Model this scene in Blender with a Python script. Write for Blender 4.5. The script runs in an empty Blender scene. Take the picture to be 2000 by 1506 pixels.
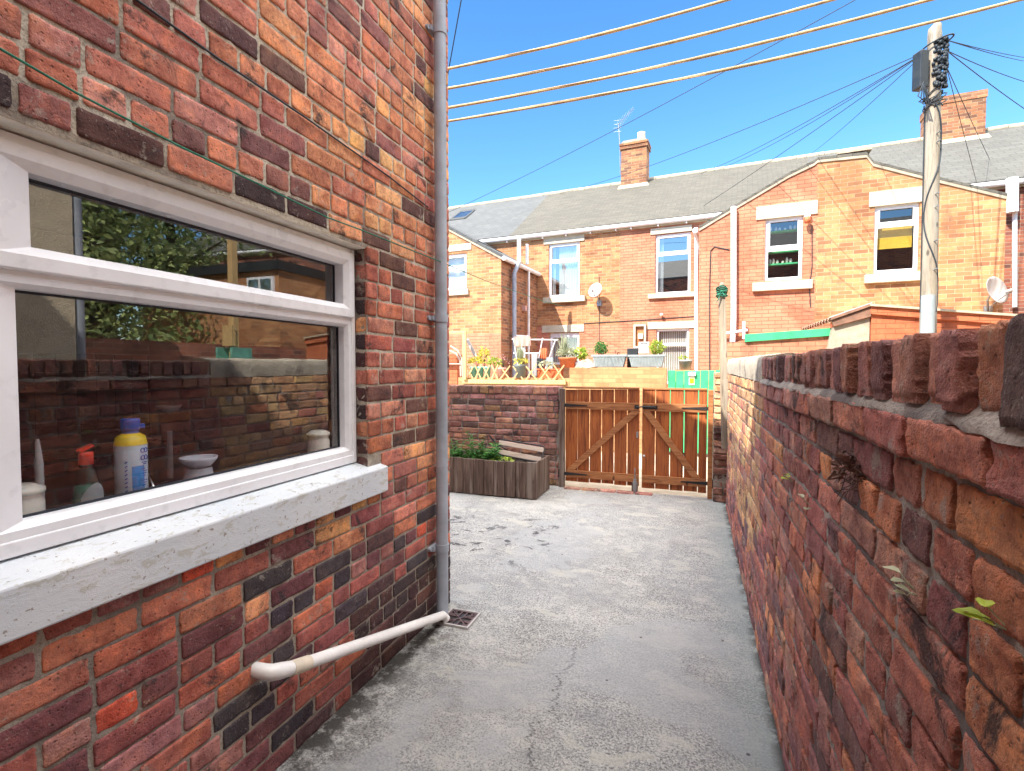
import bpy, bmesh, math, random
from mathutils import Vector, Matrix, noise
R = math.radians
random.seed(7)
sc = bpy.context.scene
COL = sc.collection

# ------------------------------------------------------------------ camera
EYE = 1.467
cam = bpy.data.objects.new('camera', bpy.data.cameras.new('camera'))
COL.objects.link(cam); sc.camera = cam
cam.data.lens = 18.0; cam.data.sensor_width = 36.0
cam.data.clip_start = 0.02; cam.data.clip_end = 2000
PITCH, YAW = R(2.005), R(19.586)
cam.location = (0, 0, EYE)
cam.rotation_euler = (R(90) - PITCH, 0, YAW)
# ------------------------------------------------------------------ light
SUN = Vector((0.57, 1.0, -1.15)).normalized()
sun = bpy.data.objects.new('sun', bpy.data.lights.new('sun', 'SUN'))
COL.objects.link(sun)
sun.data.energy = 2.0; sun.data.angle = R(0.5); sun.data.color = (1.0, 0.93, 0.82)
sun.rotation_euler = SUN.to_track_quat('-Z', 'Y').to_euler()
sun.location = (0, 0, 20)
w = bpy.data.worlds.new('World'); sc.world = w; w.use_nodes = True
wn = w.node_tree; wb = wn.nodes['Background']
sky = wn.nodes.new('ShaderNodeTexSky'); sky.sky_type = 'NISHITA'; sky.sun_disc = False
sky.sun_elevation = math.asin(-SUN.z); sky.sun_rotation = math.atan2(-SUN.x, -SUN.y) % (2 * math.pi)
sky.altitude = 0; sky.air_density = 1.0; sky.dust_density = 0.1; sky.ozone_density = 2.5
hs = wn.nodes.new('ShaderNodeHueSaturation'); hs.inputs['Saturation'].default_value = 1.26
wn.links.new(sky.outputs[0], hs.inputs['Color'])
# unseen cloud added overhead, behind and right to brighten the shade (the sky in front is clear blue)
tc = wn.nodes.new('ShaderNodeTexCoord'); sx_ = wn.nodes.new('ShaderNodeSeparateXYZ'); wn.links.new(tc.outputs['Generated'], sx_.inputs[0])
def wm(op, a, b=None, c=None):
    m = wn.nodes.new('ShaderNodeMath'); m.operation = op
    for i, v in enumerate((a, b, c)):
        if v is None: continue
        if isinstance(v, (int, float)): m.inputs[i].default_value = v
        else: wn.links.new(v, m.inputs[i])
    return m.outputs[0]
def wr(v, a, b, c=0, d=1):
    m = wn.nodes.new('ShaderNodeMapRange'); wn.links.new(v, m.inputs[0])
    for i, q in zip((1,2,3,4), (a,b,c,d)): m.inputs[i].default_value = q
    m.interpolation_type = 'SMOOTHSTEP'; return m.outputs[0]
over = wr(sx_.outputs['Z'], 0.66, 0.86); rear = wm('MULTIPLY', wr(sx_.outputs['Y'], -0.05, -0.45), wr(sx_.outputs['Z'], 0.70, 0.80))
cn = wn.nodes.new('ShaderNodeTexNoise'); wn.links.new(tc.outputs['Generated'], cn.inputs['Vector']); cn.inputs['Scale'].default_value = 3.0; cn.inputs['Detail'].default_value = 6
side = wm('MULTIPLY', wr(sx_.outputs['X'], 0.62, 0.80), wr(sx_.outputs['Z'], 0.36, 0.50))
cov = wm('MULTIPLY', wm('MAXIMUM', side, wm('MAXIMUM', over, rear)), wr(cn.outputs['Fac'], 0.30, 0.50, 0.35, 1.0))
FILL_CLOUD = 19.0
cmx = wn.nodes.new('ShaderNodeMix'); cmx.data_type = 'RGBA'; wn.links.new(cov, cmx.inputs[0]); wn.links.new(hs.outputs[0], cmx.inputs[6]); cmx.inputs[7].default_value = (FILL_CLOUD, FILL_CLOUD*0.965, FILL_CLOUD*0.92, 1)
wn.links.new(cmx.outputs[2], wb.inputs[0])
wb.inputs[1].default_value = 0.068
sc.view_settings.view_transform = 'Standard'; sc.view_settings.look = 'None'
sc.view_settings.exposure = 2.4; sc.view_settings.gamma = 1.0
sc.cycles.max_bounces = 10; sc.cycles.diffuse_bounces = 6; sc.cycles.glossy_bounces = 4
sc.cycles.transparent_max_bounces = 12
sc.cycles.sample_clamp_indirect = 6.0

# ------------------------------------------------------------------ frames and pixel rays
CM = Matrix.Translation(cam.location) @ cam.rotation_euler.to_matrix().to_4x4()
def ray(px, py):
    return (CM.to_3x3() @ Vector((px - 1000, -(py - 753), -1000))).normalized()
def onX(px, py, X):
    d = ray(px, py); t = X / d.x; return (d.y * t, EYE + d.z * t)
def onY(px, py, Y):
    d = ray(px, py); t = Y / d.y; return (d.x * t, EYE + d.z * t)
def onZ(px, py, Z=0.0):
    d = ray(px, py); t = (Z - EYE) / d.z; return (d.x * t, d.y * t)
WORLD = Matrix.Identity(4)
FACADE = Matrix.Translation((-2.057, 14.13, 0)) @ Matrix.Rotation(R(-4.4), 4, 'Z')
FINV = FACADE.inverted()
def fp(px, py, y=0.0):
    o = FINV @ Vector((0, 0, EYE)); d = FINV.to_3x3() @ ray(px, py)
    t = (y - o.y) / d.y
    return (o.x + d.x * t, o.z + d.z * t)
def fx(px, y=0.0): return fp(px, 718, y)[0]

# ------------------------------------------------------------------ object helpers
LOC = {}; FRM = {}
def props(o, label=None, cat=None, group=None, kind=None):
    if label: o['label'] = label
    if cat: o['category'] = cat
    if group: o['group'] = group
    if kind: o['kind'] = kind
    return o
def thing(name, loc, label, cat, group=None, frame=WORLD):
    o = bpy.data.objects.new(name, None); COL.objects.link(o)
    o.empty_display_size = 0.1
    o.matrix_world = frame @ Matrix.Translation(loc)
    LOC[o.name] = Vector(loc); FRM[o.name] = frame
    return props(o, label, cat, group)

class MB:
    def __init__(s): s.v = []; s.f = []; s.c = []; s.uv = {}; s.sm = []
    def add(s, vs, fs, col=None, smooth=False):
        b = len(s.v); s.v += [Vector(p) for p in vs]
        for f in fs:
            s.f.append(tuple(i + b for i in f)); s.c.append(col); s.sm.append(smooth)
        return s
    def box(s, a, b, rot=None, col=None):
        x0, x1 = sorted((a[0], b[0])); y0, y1 = sorted((a[1], b[1])); z0, z1 = sorted((a[2], b[2]))
        vs = [Vector(p) for p in [(x0,y0,z0),(x1,y0,z0),(x1,y1,z0),(x0,y1,z0),(x0,y0,z1),(x1,y0,z1),(x1,y1,z1),(x0,y1,z1)]]
        if rot is not None:
            c = Vector(((x0+x1)/2,(y0+y1)/2,(z0+z1)/2)); vs = [c + rot @ (v - c) for v in vs]
        return s.add(vs, [(0,3,2,1),(4,5,6,7),(0,1,5,4),(1,2,6,5),(2,3,7,6),(3,0,4,7)], col)
    def prism(s, poly, h0, h1, axis='y', col=None):
        # poly in the other two axes
        n = len(poly); vs = []
        for h in (h0, h1):
            for p, q in poly:
                vs.append({'y': (p, h, q), 'x': (h, p, q), 'z': (p, q, h)}[axis])
        fs = [tuple(range(n)), tuple(range(2*n-1, n-1, -1))]
        for i in range(n):
            j = (i+1) % n; fs.append((i, i+n, j+n, j))
        return s.add(vs, fs, col)
    def bar(s, p, q, wdt, hgt=None, up=(0,0,1), col=None):
        p, q = Vector(p), Vector(q); d = (q-p).normalized(); up = Vector(up)
        if abs(d.dot(up)) > 0.98: up = Vector((0,1,0))
        a = d.cross(up).normalized() * wdt/2; b = a.cross(d).normalized() * (hgt or wdt)/2
        vs = [p-a-b, p+a-b, p+a+b, p-a+b, q-a-b, q+a-b, q+a+b, q-a+b]
        return s.add(vs, [(0,3,2,1),(4,5,6,7),(0,1,5,4),(1,2,6,5),(2,3,7,6),(3,0,4,7)], col)
    def tube(s, pts, r, n=10, caps=True, col=None):
        pts = [Vector(p) for p in pts]; rs = r if isinstance(r, (list, tuple)) else [r]*len(pts)
        rings = []; prev = None
        for i, p in enumerate(pts):
            d = (pts[min(i+1, len(pts)-1)] - pts[max(i-1, 0)]).normalized()
            if prev is None:
                prev = d.orthogonal().normalized()
            a = (prev - d * prev.dot(d))
            a = a.normalized() if a.length > 1e-6 else d.orthogonal().normalized()
            prev = a; b = d.cross(a)
            rings.append([p + (a*math.cos(t) + b*math.sin(t))*rs[i] for t in [2*math.pi*k/n for k in range(n)]])
        vs = [v for g in rings for v in g]; fs = []
        for i in range(len(rings)-1):
            for k in range(n):
                m = (k+1) % n; fs.append((i*n+k, i*n+m, (i+1)*n+m, (i+1)*n+k))
        s.add(vs, fs, col, True)
        if caps:
            s.add(rings[0], [tuple(range(n-1, -1, -1))], col); s.add(rings[-1], [tuple(range(n))], col)
        return s
    def lathe(s, prof, c=(0,0,0), n=24, col=None, sx=1, sy=1):
        c = Vector(c); vs = []; fs = []
        for r, z in prof:
            for k in range(n):
                t = 2*math.pi*k/n; vs.append(c + Vector((r*math.cos(t)*sx, r*math.sin(t)*sy, z)))
        for i in range(len(prof)-1):
            for k in range(n):
                m = (k+1) % n; fs.append((i*n+k, i*n+m, (i+1)*n+m, (i+1)*n+k))
        return s.add(vs, fs, col, True)
    def build(s, name, mat, parent=None, bevel=0, label=None, smooth=None, frame=None, uv=True, origin=None):
        if parent is not None:
            off = LOC[parent.name]; fr = FRM[parent.name]
        else:
            fr = frame or WORLD
            xs = [v.x for v in s.v]; ys = [v.y for v in s.v]; zs = [v.z for v in s.v]
            off = Vector(((min(xs)+max(xs))/2, (min(ys)+max(ys))/2, min(zs))) if origin is None else Vector(origin)
        me = bpy.data.meshes.new(name)
        me.from_pydata([tuple(v - off) for v in s.v], [], s.f)
        o = bpy.data.objects.new(name, me); COL.objects.link(o)
        if parent is not None:
            o.parent = parent
        else:
            o.matrix_world = fr @ Matrix.Translation(off)
        LOC[o.name] = off; FRM[o.name] = fr
        me.materials.append(mat)
        me.polygons.foreach_set('use_smooth', [bool(x) if smooth is None else smooth for x in s.sm])
        if any(c is not None for c in s.c):
            at = me.color_attributes.new('bc', 'FLOAT_COLOR', 'CORNER')
            dat = []
            for p in me.polygons:
                c = s.c[p.index] or (0.4, 0.35, 0.3)
                dat += [c[0], c[1], c[2], 1.0] * p.loop_total
            at.data.foreach_set('color', dat)
        if uv:
            ul = me.uv_layers.new(name='metres'); dat = [0.0] * (2*len(me.loops))
            for p in me.polygons:
                n = p.normal
                ax = max(range(3), key=lambda i: abs(n[i]))
                for li in p.loop_indices:
                    v = s.v[me.loops[li].vertex_index]
                    if ax == 0: a, b = v.y, v.z
                    elif ax == 1: a, b = v.x, v.z
                    else: a, b = v.x, v.y
                    dat[2*li] = a; dat[2*li+1] = b
            ul.data.foreach_set('uv', dat)
        me.validate()
        if bevel:
            m = o.modifiers.new('bevel', 'BEVEL'); m.width = bevel; m.segments = 2; m.limit_method = 'ANGLE'
        if label: o['label'] = label
        return o

# ------------------------------------------------------------------ materials
def srgb(r, g, b):
    f = lambda c: (c/255/12.92) if c/255 <= 0.04045 else ((c/255+0.055)/1.055)**2.4
    return (f(r), f(g), f(b), 1.0)
def newmat(name):
    m = bpy.data.materials.new(name); m.use_nodes = True
    n = m.node_tree.nodes; l = m.node_tree.links
    return m, n, l, n['Principled BSDF']
class NT:
    """tiny node helper"""
    def __init__(s, name):
        s.m = bpy.data.materials.new(name); s.m.use_nodes = True
        s.n = s.m.node_tree.nodes; s.l = s.m.node_tree.links; s.p = s.n['Principled BSDF']
        s.p.inputs['Roughness'].default_value = 0.85
    def obj(s): return s.n.new('ShaderNodeTexCoord').outputs['Object']
    def uv(s): return s.n.new('ShaderNodeTexCoord').outputs['UV']
    def map(s, vec, scale=(1,1,1), loc=(0,0,0), rot=(0,0,0)):
        m = s.n.new('ShaderNodeMapping'); s.l.new(vec, m.inputs[0])
        m.inputs['Scale'].default_value = scale; m.inputs['Location'].default_value = loc; m.inputs['Rotation'].default_value = rot
        return m.outputs[0]
    def noise(s, vec, scale, detail=4, rough=0.55, dist=0.0):
        t = s.n.new('ShaderNodeTexNoise'); s.l.new(vec, t.inputs['Vector'])
        t.inputs['Scale'].default_value = scale; t.inputs['Detail'].default_value = detail
        t.inputs['Roughness'].default_value = rough; t.inputs['Distortion'].default_value = dist
        return t.outputs['Fac']
    def vor(s, vec, scale, feature='F1', out='Distance'):
        t = s.n.new('ShaderNodeTexVoronoi'); t.feature = feature; s.l.new(vec, t.inputs['Vector'])
        t.inputs['Scale'].default_value = scale
        return t.outputs[out]
    def ramp(s, fac, stops, interp='LINEAR'):
        r = s.n.new('ShaderNodeValToRGB'); s.l.new(fac, r.inputs[0]); r.color_ramp.interpolation = interp
        e = r.color_ramp.elements
        while len(e) > 1: e.remove(e[-1])
        for i, (p, c) in enumerate(stops):
            q = e[0] if i == 0 else e.new(p)
            q.position = p; q.color = c if len(c) == 4 else (*c, 1)
        return r.outputs[0]
    def rng(s, fac, a, b, c=0.0, d=1.0):
        m = s.n.new('ShaderNodeMapRange'); s.l.new(fac, m.inputs[0])
        for i, v in zip((1,2,3,4), (a,b,c,d)): m.inputs[i].default_value = v
        return m.outputs[0]
    def mix(s, fac, a, b, mode='MIX'):
        m = s.n.new('ShaderNodeMix'); m.data_type = 'RGBA'; m.blend_type = mode
        for sock, v in ((m.inputs[0], fac), (m.inputs[6], a), (m.inputs[7], b)):
            if isinstance(v, (int, float)): sock.default_value = v
            elif isinstance(v, tuple): sock.default_value = v if len(v) == 4 else (*v, 1)
            else: s.l.new(v, sock)
        return m.outputs[2]
    def math(s, op, a, b=None):
        m = s.n.new('ShaderNodeMath'); m.operation = op
        for i, v in enumerate((a, b)):
            if v is None: continue
            if isinstance(v, (int, float)): m.inputs[i].default_value = v
            else: s.l.new(v, m.inputs[i])
        return m.outputs[0]
    def attr(s, name='bc'):
        a = s.n.new('ShaderNodeAttribute'); a.attribute_name = name; return a.outputs['Color']
    def sep(s, vec):
        x = s.n.new('ShaderNodeSeparateXYZ'); s.l.new(vec, x.inputs[0]); return x.outputs
    def color(s, c): 
        if isinstance(c, tuple): s.p.inputs['Base Color'].default_value = c if len(c) == 4 else (*c, 1)
        else: s.l.new(c, s.p.inputs['Base Color'])
        return s
    def rough(s, v):
        if isinstance(v, (int, float)): s.p.inputs['Roughness'].default_value = v
        else: s.l.new(v, s.p.inputs['Roughness'])
        return s
    def bump(s, h, strength=0.5, dist=0.01, prev=None):
        b = s.n.new('ShaderNodeBump'); b.inputs['Strength'].default_value = strength
        b.inputs['Distance'].default_value = dist; s.l.new(h, b.inputs['Height'])
        if prev is not None: s.l.new(prev, b.inputs['Normal'])
        s.l.new(b.outputs[0], s.p.inputs['Normal']); return b.outputs[0]

M = {}
def simple(name, col, rough=0.6, nscale=6, var=0.12, bump=0.15, metal=0.0, dist=0.004):
    """plain surface with a little dirt and unevenness"""
    t = NT(name); o = t.obj()
    n1 = t.noise(o, nscale, 5); n2 = t.noise(o, nscale*9, 3)
    dark = tuple(c*(1-var*1.6) for c in col[:3]); light = tuple(min(1, c*(1+var)) for c in col[:3])
    c = t.ramp(n1, [(0.3, dark), (0.7, light)])
    c = t.mix(t.rng(n2, 0.55, 0.8, 0, 0.35), c, tuple(x*0.6 for x in col[:3]))
    t.color(c).rough(t.rng(n1, 0.3, 0.7, max(0.05, rough-0.1), min(1, rough+0.1)))
    t.p.inputs['Metallic'].default_value = metal
    if bump: t.bump(n2, bump, dist)
    M[name] = t.m; return t.m

def mat_brick_near(name, bumpd=0.004, soot=0.0, smear=0.0):
    t = NT(name); o = t.obj(); c = t.attr()
    n1 = t.noise(o, 13, 6, 0.65); n2 = t.noise(o, 55, 6, 0.7); n3 = t.noise(o, 220, 3, 0.6)
    c = t.mix(t.rng(n1, 0.48, 0.62, 0, 0.75), c, t.mix(1.0, c, (0.60, 0.42, 0.42), 'MULTIPLY'))
    c = t.mix(t.rng(n1, 0.36, 0.47, 0.8, 0), c, t.mix(1.0, c, (1.35, 1.22, 1.02), 'MULTIPLY'))
    c = t.mix(t.rng(n2, 0.50, 0.62, 0, 0.45), c, t.mix(1.0, c, (0.55, 0.48, 0.48), 'MULTIPLY'))
    c = t.mix(t.rng(n2, 0.36, 0.46, 0.4, 0), c, t.mix(1.0, c, (1.35, 1.3, 1.25), 'MULTIPLY'))
    st = t.noise(t.map(o, (1, 1, 1), (3.1, 7.7, 1.9)), 4.6, 8, 0.74, 0.5)
    c = t.mix(t.rng(st, 0.555-soot, 0.625-soot, 0, 0.86), c, (0.030, 0.026, 0.030))
    sm = t.noise(t.map(o, (1, 1, 1), (13, 2, 5)), 9, 8, 0.78, 0.3)
    c = t.mix(t.rng(sm, 0.585-smear, 0.64-smear, 0, 0.6), c, (0.46, 0.41, 0.35))
    och = t.noise(t.map(o, (1, 1, 1), (1, 22, 9)), 6, 5, 0.6)
    c = t.mix(t.rng(och, 0.57, 0.66, 0, 0.5), c, t.mix(1.0, c, (1.25, 1.15, 0.75), 'MULTIPLY'))
    pit = t.vor(o, 62); c = t.mix(t.rng(pit, 0.07, 0.16, 0.7, 0), c, (0.02, 0.015, 0.015))
    sp = t.noise(t.map(o, (1,1,1), (5,5,5)), 120, 3, 0.6)
    c = t.mix(t.rng(sp, 0.64, 0.70, 0, 0.5), c, (0.42, 0.37, 0.34))
    t.color(c).rough(0.88)
    b = t.bump(n2, 1.0, bumpd*1.6); b = t.bump(n3, 0.7, bumpd*0.6, b)
    t.bump(t.rng(pit, 0.0, 0.25, 0, 1), 0.8, 0.004, b)
    M[name] = t.m
def mat_mortar(name, a, b, dark):
    t = NT(name); o = t.obj()
    n1 = t.noise(o, 7, 6, 0.6); n2 = t.noise(o, 120, 5, 0.7); n3 = t.noise(t.map(o, (1,1,1), (9,1,4)), 3.3, 6, 0.6)
    c = t.ramp(n1, [(0.3, a), (0.7, b)])
    c = t.mix(t.rng(n3, 0.50, 0.60, 0, 0.85), c, dark)
    c = t.mix(t.rng(n2, 0.5, 0.62, 0, 0.5), c, (0.12, 0.11, 0.10))
    if name == 'mortar_light':
        zz = t.sep(o)[2]; c = t.mix(t.math('MULTIPLY', t.rng(zz, 0.55, 1.25, 0.62, 0), t.rng(n1, 0.3, 0.6, 0.6, 1)), c, dark)
    t.color(c).rough(0.95)
    p = t.bump(n2, 1.0, 0.006); t.bump(t.noise(o, 28, 5, 0.6), 0.8, 0.012, p)
    M[name] = t.m
mat_brick_near('brick_near', 0.004, -0.005); mat_brick_near('brick_rough', 0.007, -0.005, 0.02)
mat_mortar('mortar_light', (0.50, 0.43, 0.33), (0.66, 0.60, 0.49), (0.24, 0.20, 0.17))
mat_mortar('mortar_grey', (0.32, 0.29, 0.26), (0.48, 0.43, 0.38), (0.12, 0.105, 0.105))

def mat_brick_far(name, c1, c2, mort, dark=(0.12, 0.06, 0.04), spread=0.35, mw=0.010, bh=0.075, bw=0.235, bd=0.006):
    t = NT(name); u = t.uv()
    wob = t.noise(t.map(u, (1,1,1)), 3.0, 2)
    b = t.n.new('ShaderNodeTexBrick'); t.l.new(u, b.inputs['Vector'])
    b.inputs['Scale'].default_value = 1.0; b.inputs['Brick Width'].default_value = bw; b.inputs['Row Height'].default_value = bh
    b.inputs['Mortar Size'].default_value = mw/2; b.inputs['Mortar Smooth'].default_value = 0.3; b.inputs['Bias'].default_value = 0.0
    b.inputs['Color1'].default_value = (*c1, 1); b.inputs['Color2'].default_value = (*c2, 1); b.inputs['Mortar'].default_value = (*mort, 1)
    c = b.outputs['Color']
    # per-brick pick of darker bricks: noise sampled per cell
    uu = t.sep(u); row = t.math('FLOOR', t.math('DIVIDE', uu[1], bh))
    odd = t.math('FLOORED_MODULO', row, 2.0)
    colm = t.math('FLOOR', t.math('ADD', t.math('DIVIDE', uu[0], bw), t.math('MULTIPLY', t.math('SUBTRACT', 1.0, odd), 0.5)))
    cx_ = t.n.new('ShaderNodeCombineXYZ'); t.l.new(colm, cx_.inputs[0]); t.l.new(row, cx_.inputs[1])
    wnz = t.n.new('ShaderNodeTexWhiteNoise'); wnz.noise_dimensions = '3D'; t.l.new(cx_.outputs[0], wnz.inputs['Vector'])
    pick = wnz.outputs['Value']; inb = t.math('SUBTRACT', 1.0, b.outputs['Fac'])
    c = t.mix(t.math('MULTIPLY', t.rng(pick, 0.60, 0.98, 0, spread), inb), c, dark)
    c = t.mix(t.math('MULTIPLY', t.rng(pick, 0.0, 0.30, spread*0.6, 0), inb), c, t.mix(1.0, c, (1.35, 1.45, 1.5), 'MULTIPLY'))
    n1 = t.noise(u, 1.1, 6, 0.65); n2 = t.noise(u, 9, 5, 0.6)
    c = t.mix(t.rng(n1, 0.48, 0.60, 0, 0.55), c, t.mix(1.0, c, (0.58, 0.45, 0.40), 'MULTIPLY'))
    stn = t.noise(t.map(u, (1.5, 0.35, 1), (3, 1, 0)), 2.0, 7, 0.75)
    c = t.mix(t.rng(stn, 0.56, 0.66, 0, 0.45), c, (0.16, 0.09, 0.06))
    c = t.mix(t.rng(n2, 0.52, 0.66, 0, 0.5), c, t.mix(1.0, c, (1.3, 1.3, 1.25), 'MULTIPLY'))
    t.color(c).rough(0.9)
    p = t.bump(t.math('SUBTRACT', 1.0, b.outputs['Fac']), 1.0, bd)
    t.bump(t.noise(u, 40, 4), 0.6, 0.004, p)
    M[name] = t.m
mat_brick_far('brick_tan', (0.54, 0.275, 0.12), (0.42, 0.175, 0.075), (0.54, 0.40, 0.25), (0.16, 0.075, 0.045), 0.55)
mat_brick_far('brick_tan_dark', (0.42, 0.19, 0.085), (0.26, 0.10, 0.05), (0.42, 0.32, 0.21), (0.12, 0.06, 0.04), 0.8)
mat_brick_far('brick_orange_paint', (0.56, 0.245, 0.145), (0.50, 0.21, 0.12), (0.36, 0.14, 0.08), (0.55, 0.20, 0.1), 0.3, bd=0.008)
mat_brick_far('brick_red_paint', (0.55, 0.165, 0.07), (0.52, 0.15, 0.065), (0.42, 0.115, 0.05), (0.5, 0.14, 0.06), 0.3, bd=0.008)
mat_brick_far('brick_pink_paint', (0.58, 0.24, 0.16), (0.55, 0.21, 0.14), (0.5, 0.19, 0.13), (0.4, 0.14, 0.1), 0.3)
mat_brick_far('brick_pale', (0.54, 0.32, 0.15), (0.47, 0.25, 0.11), (0.44, 0.27, 0.14), (0.34, 0.16, 0.07), 0.5)
mat_brick_far('brick_red_far', (0.36, 0.13, 0.075), (0.24, 0.08, 0.055), (0.40, 0.33, 0.26), (0.08, 0.04, 0.035), 0.8)
def mat_slate(name, a, b, bw=0.3, bh=0.16, moss=0.3):
    t = NT(name); u = t.uv()
    k = t.n.new('ShaderNodeTexBrick'); t.l.new(u, k.inputs['Vector'])
    k.inputs['Scale'].default_value = 1; k.inputs['Brick Width'].default_value = bw; k.inputs['Row Height'].default_value = bh
    k.inputs['Mortar Size'].default_value = 0.006; k.inputs['Color1'].default_value = (*a, 1); k.inputs['Color2'].default_value = (*b, 1)
    k.inputs['Mortar'].default_value = (*(x*0.45 for x in a), 1)
    n1 = t.noise(u, 1.3, 6, 0.65); n2 = t.noise(u, 16, 6, 0.7)
    c = t.mix(t.rng(n1, 0.45, 0.7, 0, 0.5), k.outputs['Color'], tuple(x*0.68 for x in a))
    c = t.mix(t.rng(n2, 0.55, 0.72, 0, moss), c, (0.24, 0.21, 0.15))
    t.color(c).rough(0.8)
    ramp = t.math('FRACT', t.math('DIVIDE', t.sep(u)[1], bh))
    p = t.bump(t.math('SUBTRACT', 1.0, ramp), 0.8, 0.02); t.bump(t.math('SUBTRACT', 1.0, k.outputs['Fac']), 0.8, 0.006, p)
    M[name] = t.m
mat_slate('roof_tan', (0.108, 0.100, 0.082), (0.080, 0.075, 0.062), 0.25, 0.11, 0.35)
mat_slate('roof_grey', (0.100, 0.106, 0.108), (0.080, 0.085, 0.088), 0.28, 0.2, 0.05)
mat_slate('roof_green', (0.102, 0.102, 0.092), (0.080, 0.079, 0.072), 0.3, 0.16, 0.2)

def mat_concrete():
    t = NT('concrete_floor'); o = t.obj(); x, y, z = t.sep(o)
    big = t.noise(o, 0.8, 5, 0.6, 0.4); mid = t.noise(t.map(o, (1,1,1), (4,8,1)), 2.6, 9, 0.7, 0.3)
    fine = t.noise(o, 42, 7, 0.8); grit = t.noise(t.map(o, (1,1,1), (1,2,0)), 105, 5, 0.75)
    c = t.ramp(mid, [(0.36, (0.32, 0.315, 0.31)), (0.47, (0.40, 0.395, 0.385)), (0.56, (0.51, 0.505, 0.49))])
    c = t.mix(t.rng(big, 0.45, 0.55, 0, 0.6), c, (0.345, 0.355, 0.37))
    worn = t.rng(t.noise(t.map(o, (1,1,1), (2,3,0)), 1.5, 6, 0.65), 0.42, 0.54, 0.3, 1)
    c = t.mix(t.math('MULTIPLY', worn, t.rng(fine, 0.50, 0.56, 0, 0.62)), c, (0.14, 0.138, 0.135))
    c = t.mix(t.math('MULTIPLY', worn, t.rng(grit, 0.52, 0.57, 0, 0.75)), c, (0.66, 0.65, 0.61))
    c = t.mix(t.rng(grit, 0.42, 0.47, 0.65, 0), c, (0.07, 0.07, 0.07))
    blot = t.noise(t.map(o, (1,1.4,1), (6,2,0)), 7, 7, 0.75)
    c = t.mix(t.rng(blot, 0.54, 0.60, 0, 0.4), c, (0.60, 0.58, 0.53))
    c = t.mix(t.rng(blot, 0.40, 0.46, 0.35, 0), c, (0.24, 0.245, 0.255))
    pale = t.noise(t.map(o, (1, 1.6, 1), (8,1,0)), 2.6, 5, 0.55)
    c = t.mix(t.rng(pale, 0.60, 0.61, 0, 0.5), c, (0.54, 0.53, 0.47))
    sk = t.noise(t.map(o, (1, 1, 1), (3.3,9.1,0)), 1.1, 4, 0.5)
    c = t.mix(t.rng(sk, 0.55, 0.58, 0, 0.55), c, (0.40, 0.41, 0.425))
    tarm = t.noise(t.map(o, (1, 1.2, 1), (1.2, 5.7, 0)), 5, 8, 0.78, 0.5)
    ty = t.math('MULTIPLY', t.rng(y, 3.3, 3.7, 0, 1), t.rng(y, 4.5, 5.0, 1, 0))
    tm = t.math('MULTIPLY', t.math('MULTIPLY', ty, t.rng(x, -1.25, -0.75, 1, 0)), t.rng(tarm, 0.565, 0.585, 0, 0.9))
    c = t.mix(tm, c, (0.04, 0.04, 0.045))
    c = t.mix(t.math('MULTIPLY', t.rng(x, 0.08, 0.30, 0, 0.8), t.rng(mid, 0.35, 0.6, 1, 0.5)), c, (0.30, 0.36, 0.36))
    # dirt gathered at the foot of the near house
    d1 = t.math('MULTIPLY', t.rng(x, -1.36, -1.15, 1, 0), t.rng(t.noise(o, 9, 6, 0.7), 0.42, 0.52, 0, 0.9))
    c = t.mix(t.math('MULTIPLY', d1, t.rng(y, 2.7, 2.9, 1, 0)), c, (0.045, 0.04, 0.035))
    d2 = t.math('MULTIPLY', t.rng(x, 0.285, 0.325, 0, 1), t.rng(t.noise(o, 7, 6, 0.7), 0.44, 0.54, 0, 0.85))
    c = t.mix(d2, c, (0.07, 0.07, 0.065))
    # one wandering crack down the middle
    wv = t.noise(t.map(o, (0.001, 1, 1), (0, 3.0, 0)), 5.0, 7, 0.75)
    dx = t.math('ABSOLUTE', t.math('ADD', t.math('SUBTRACT', x, -0.57), t.math('MULTIPLY', t.math('SUBTRACT', wv, 0.5), 0.45)))
    crack = t.math('MULTIPLY', t.rng(dx, 0.002, 0.0065, 1, 0), t.math('MULTIPLY', t.rng(y, 2.3, 2.9, 1, 0), t.rng(t.noise(o, 6, 3), 0.36, 0.46, 0, 1)))
    c = t.mix(t.math('MULTIPLY', crack, 0.85), c, (0.05, 0.05, 0.05))
    spots = t.vor(o, 5.3); c = t.mix(t.rng(spots, 0.03, 0.05, 0.85, 0), c, (0.05, 0.05, 0.05))
    t.color(c).rough(0.9)
    p = t.bump(fine, 1.0, 0.014); p = t.bump(grit, 0.9, 0.007, p); p = t.bump(mid, 0.6, 0.02, p); t.bump(crack, -0.9, 0.006, p)
    M['concrete_floor'] = t.m
mat_concrete()

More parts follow.
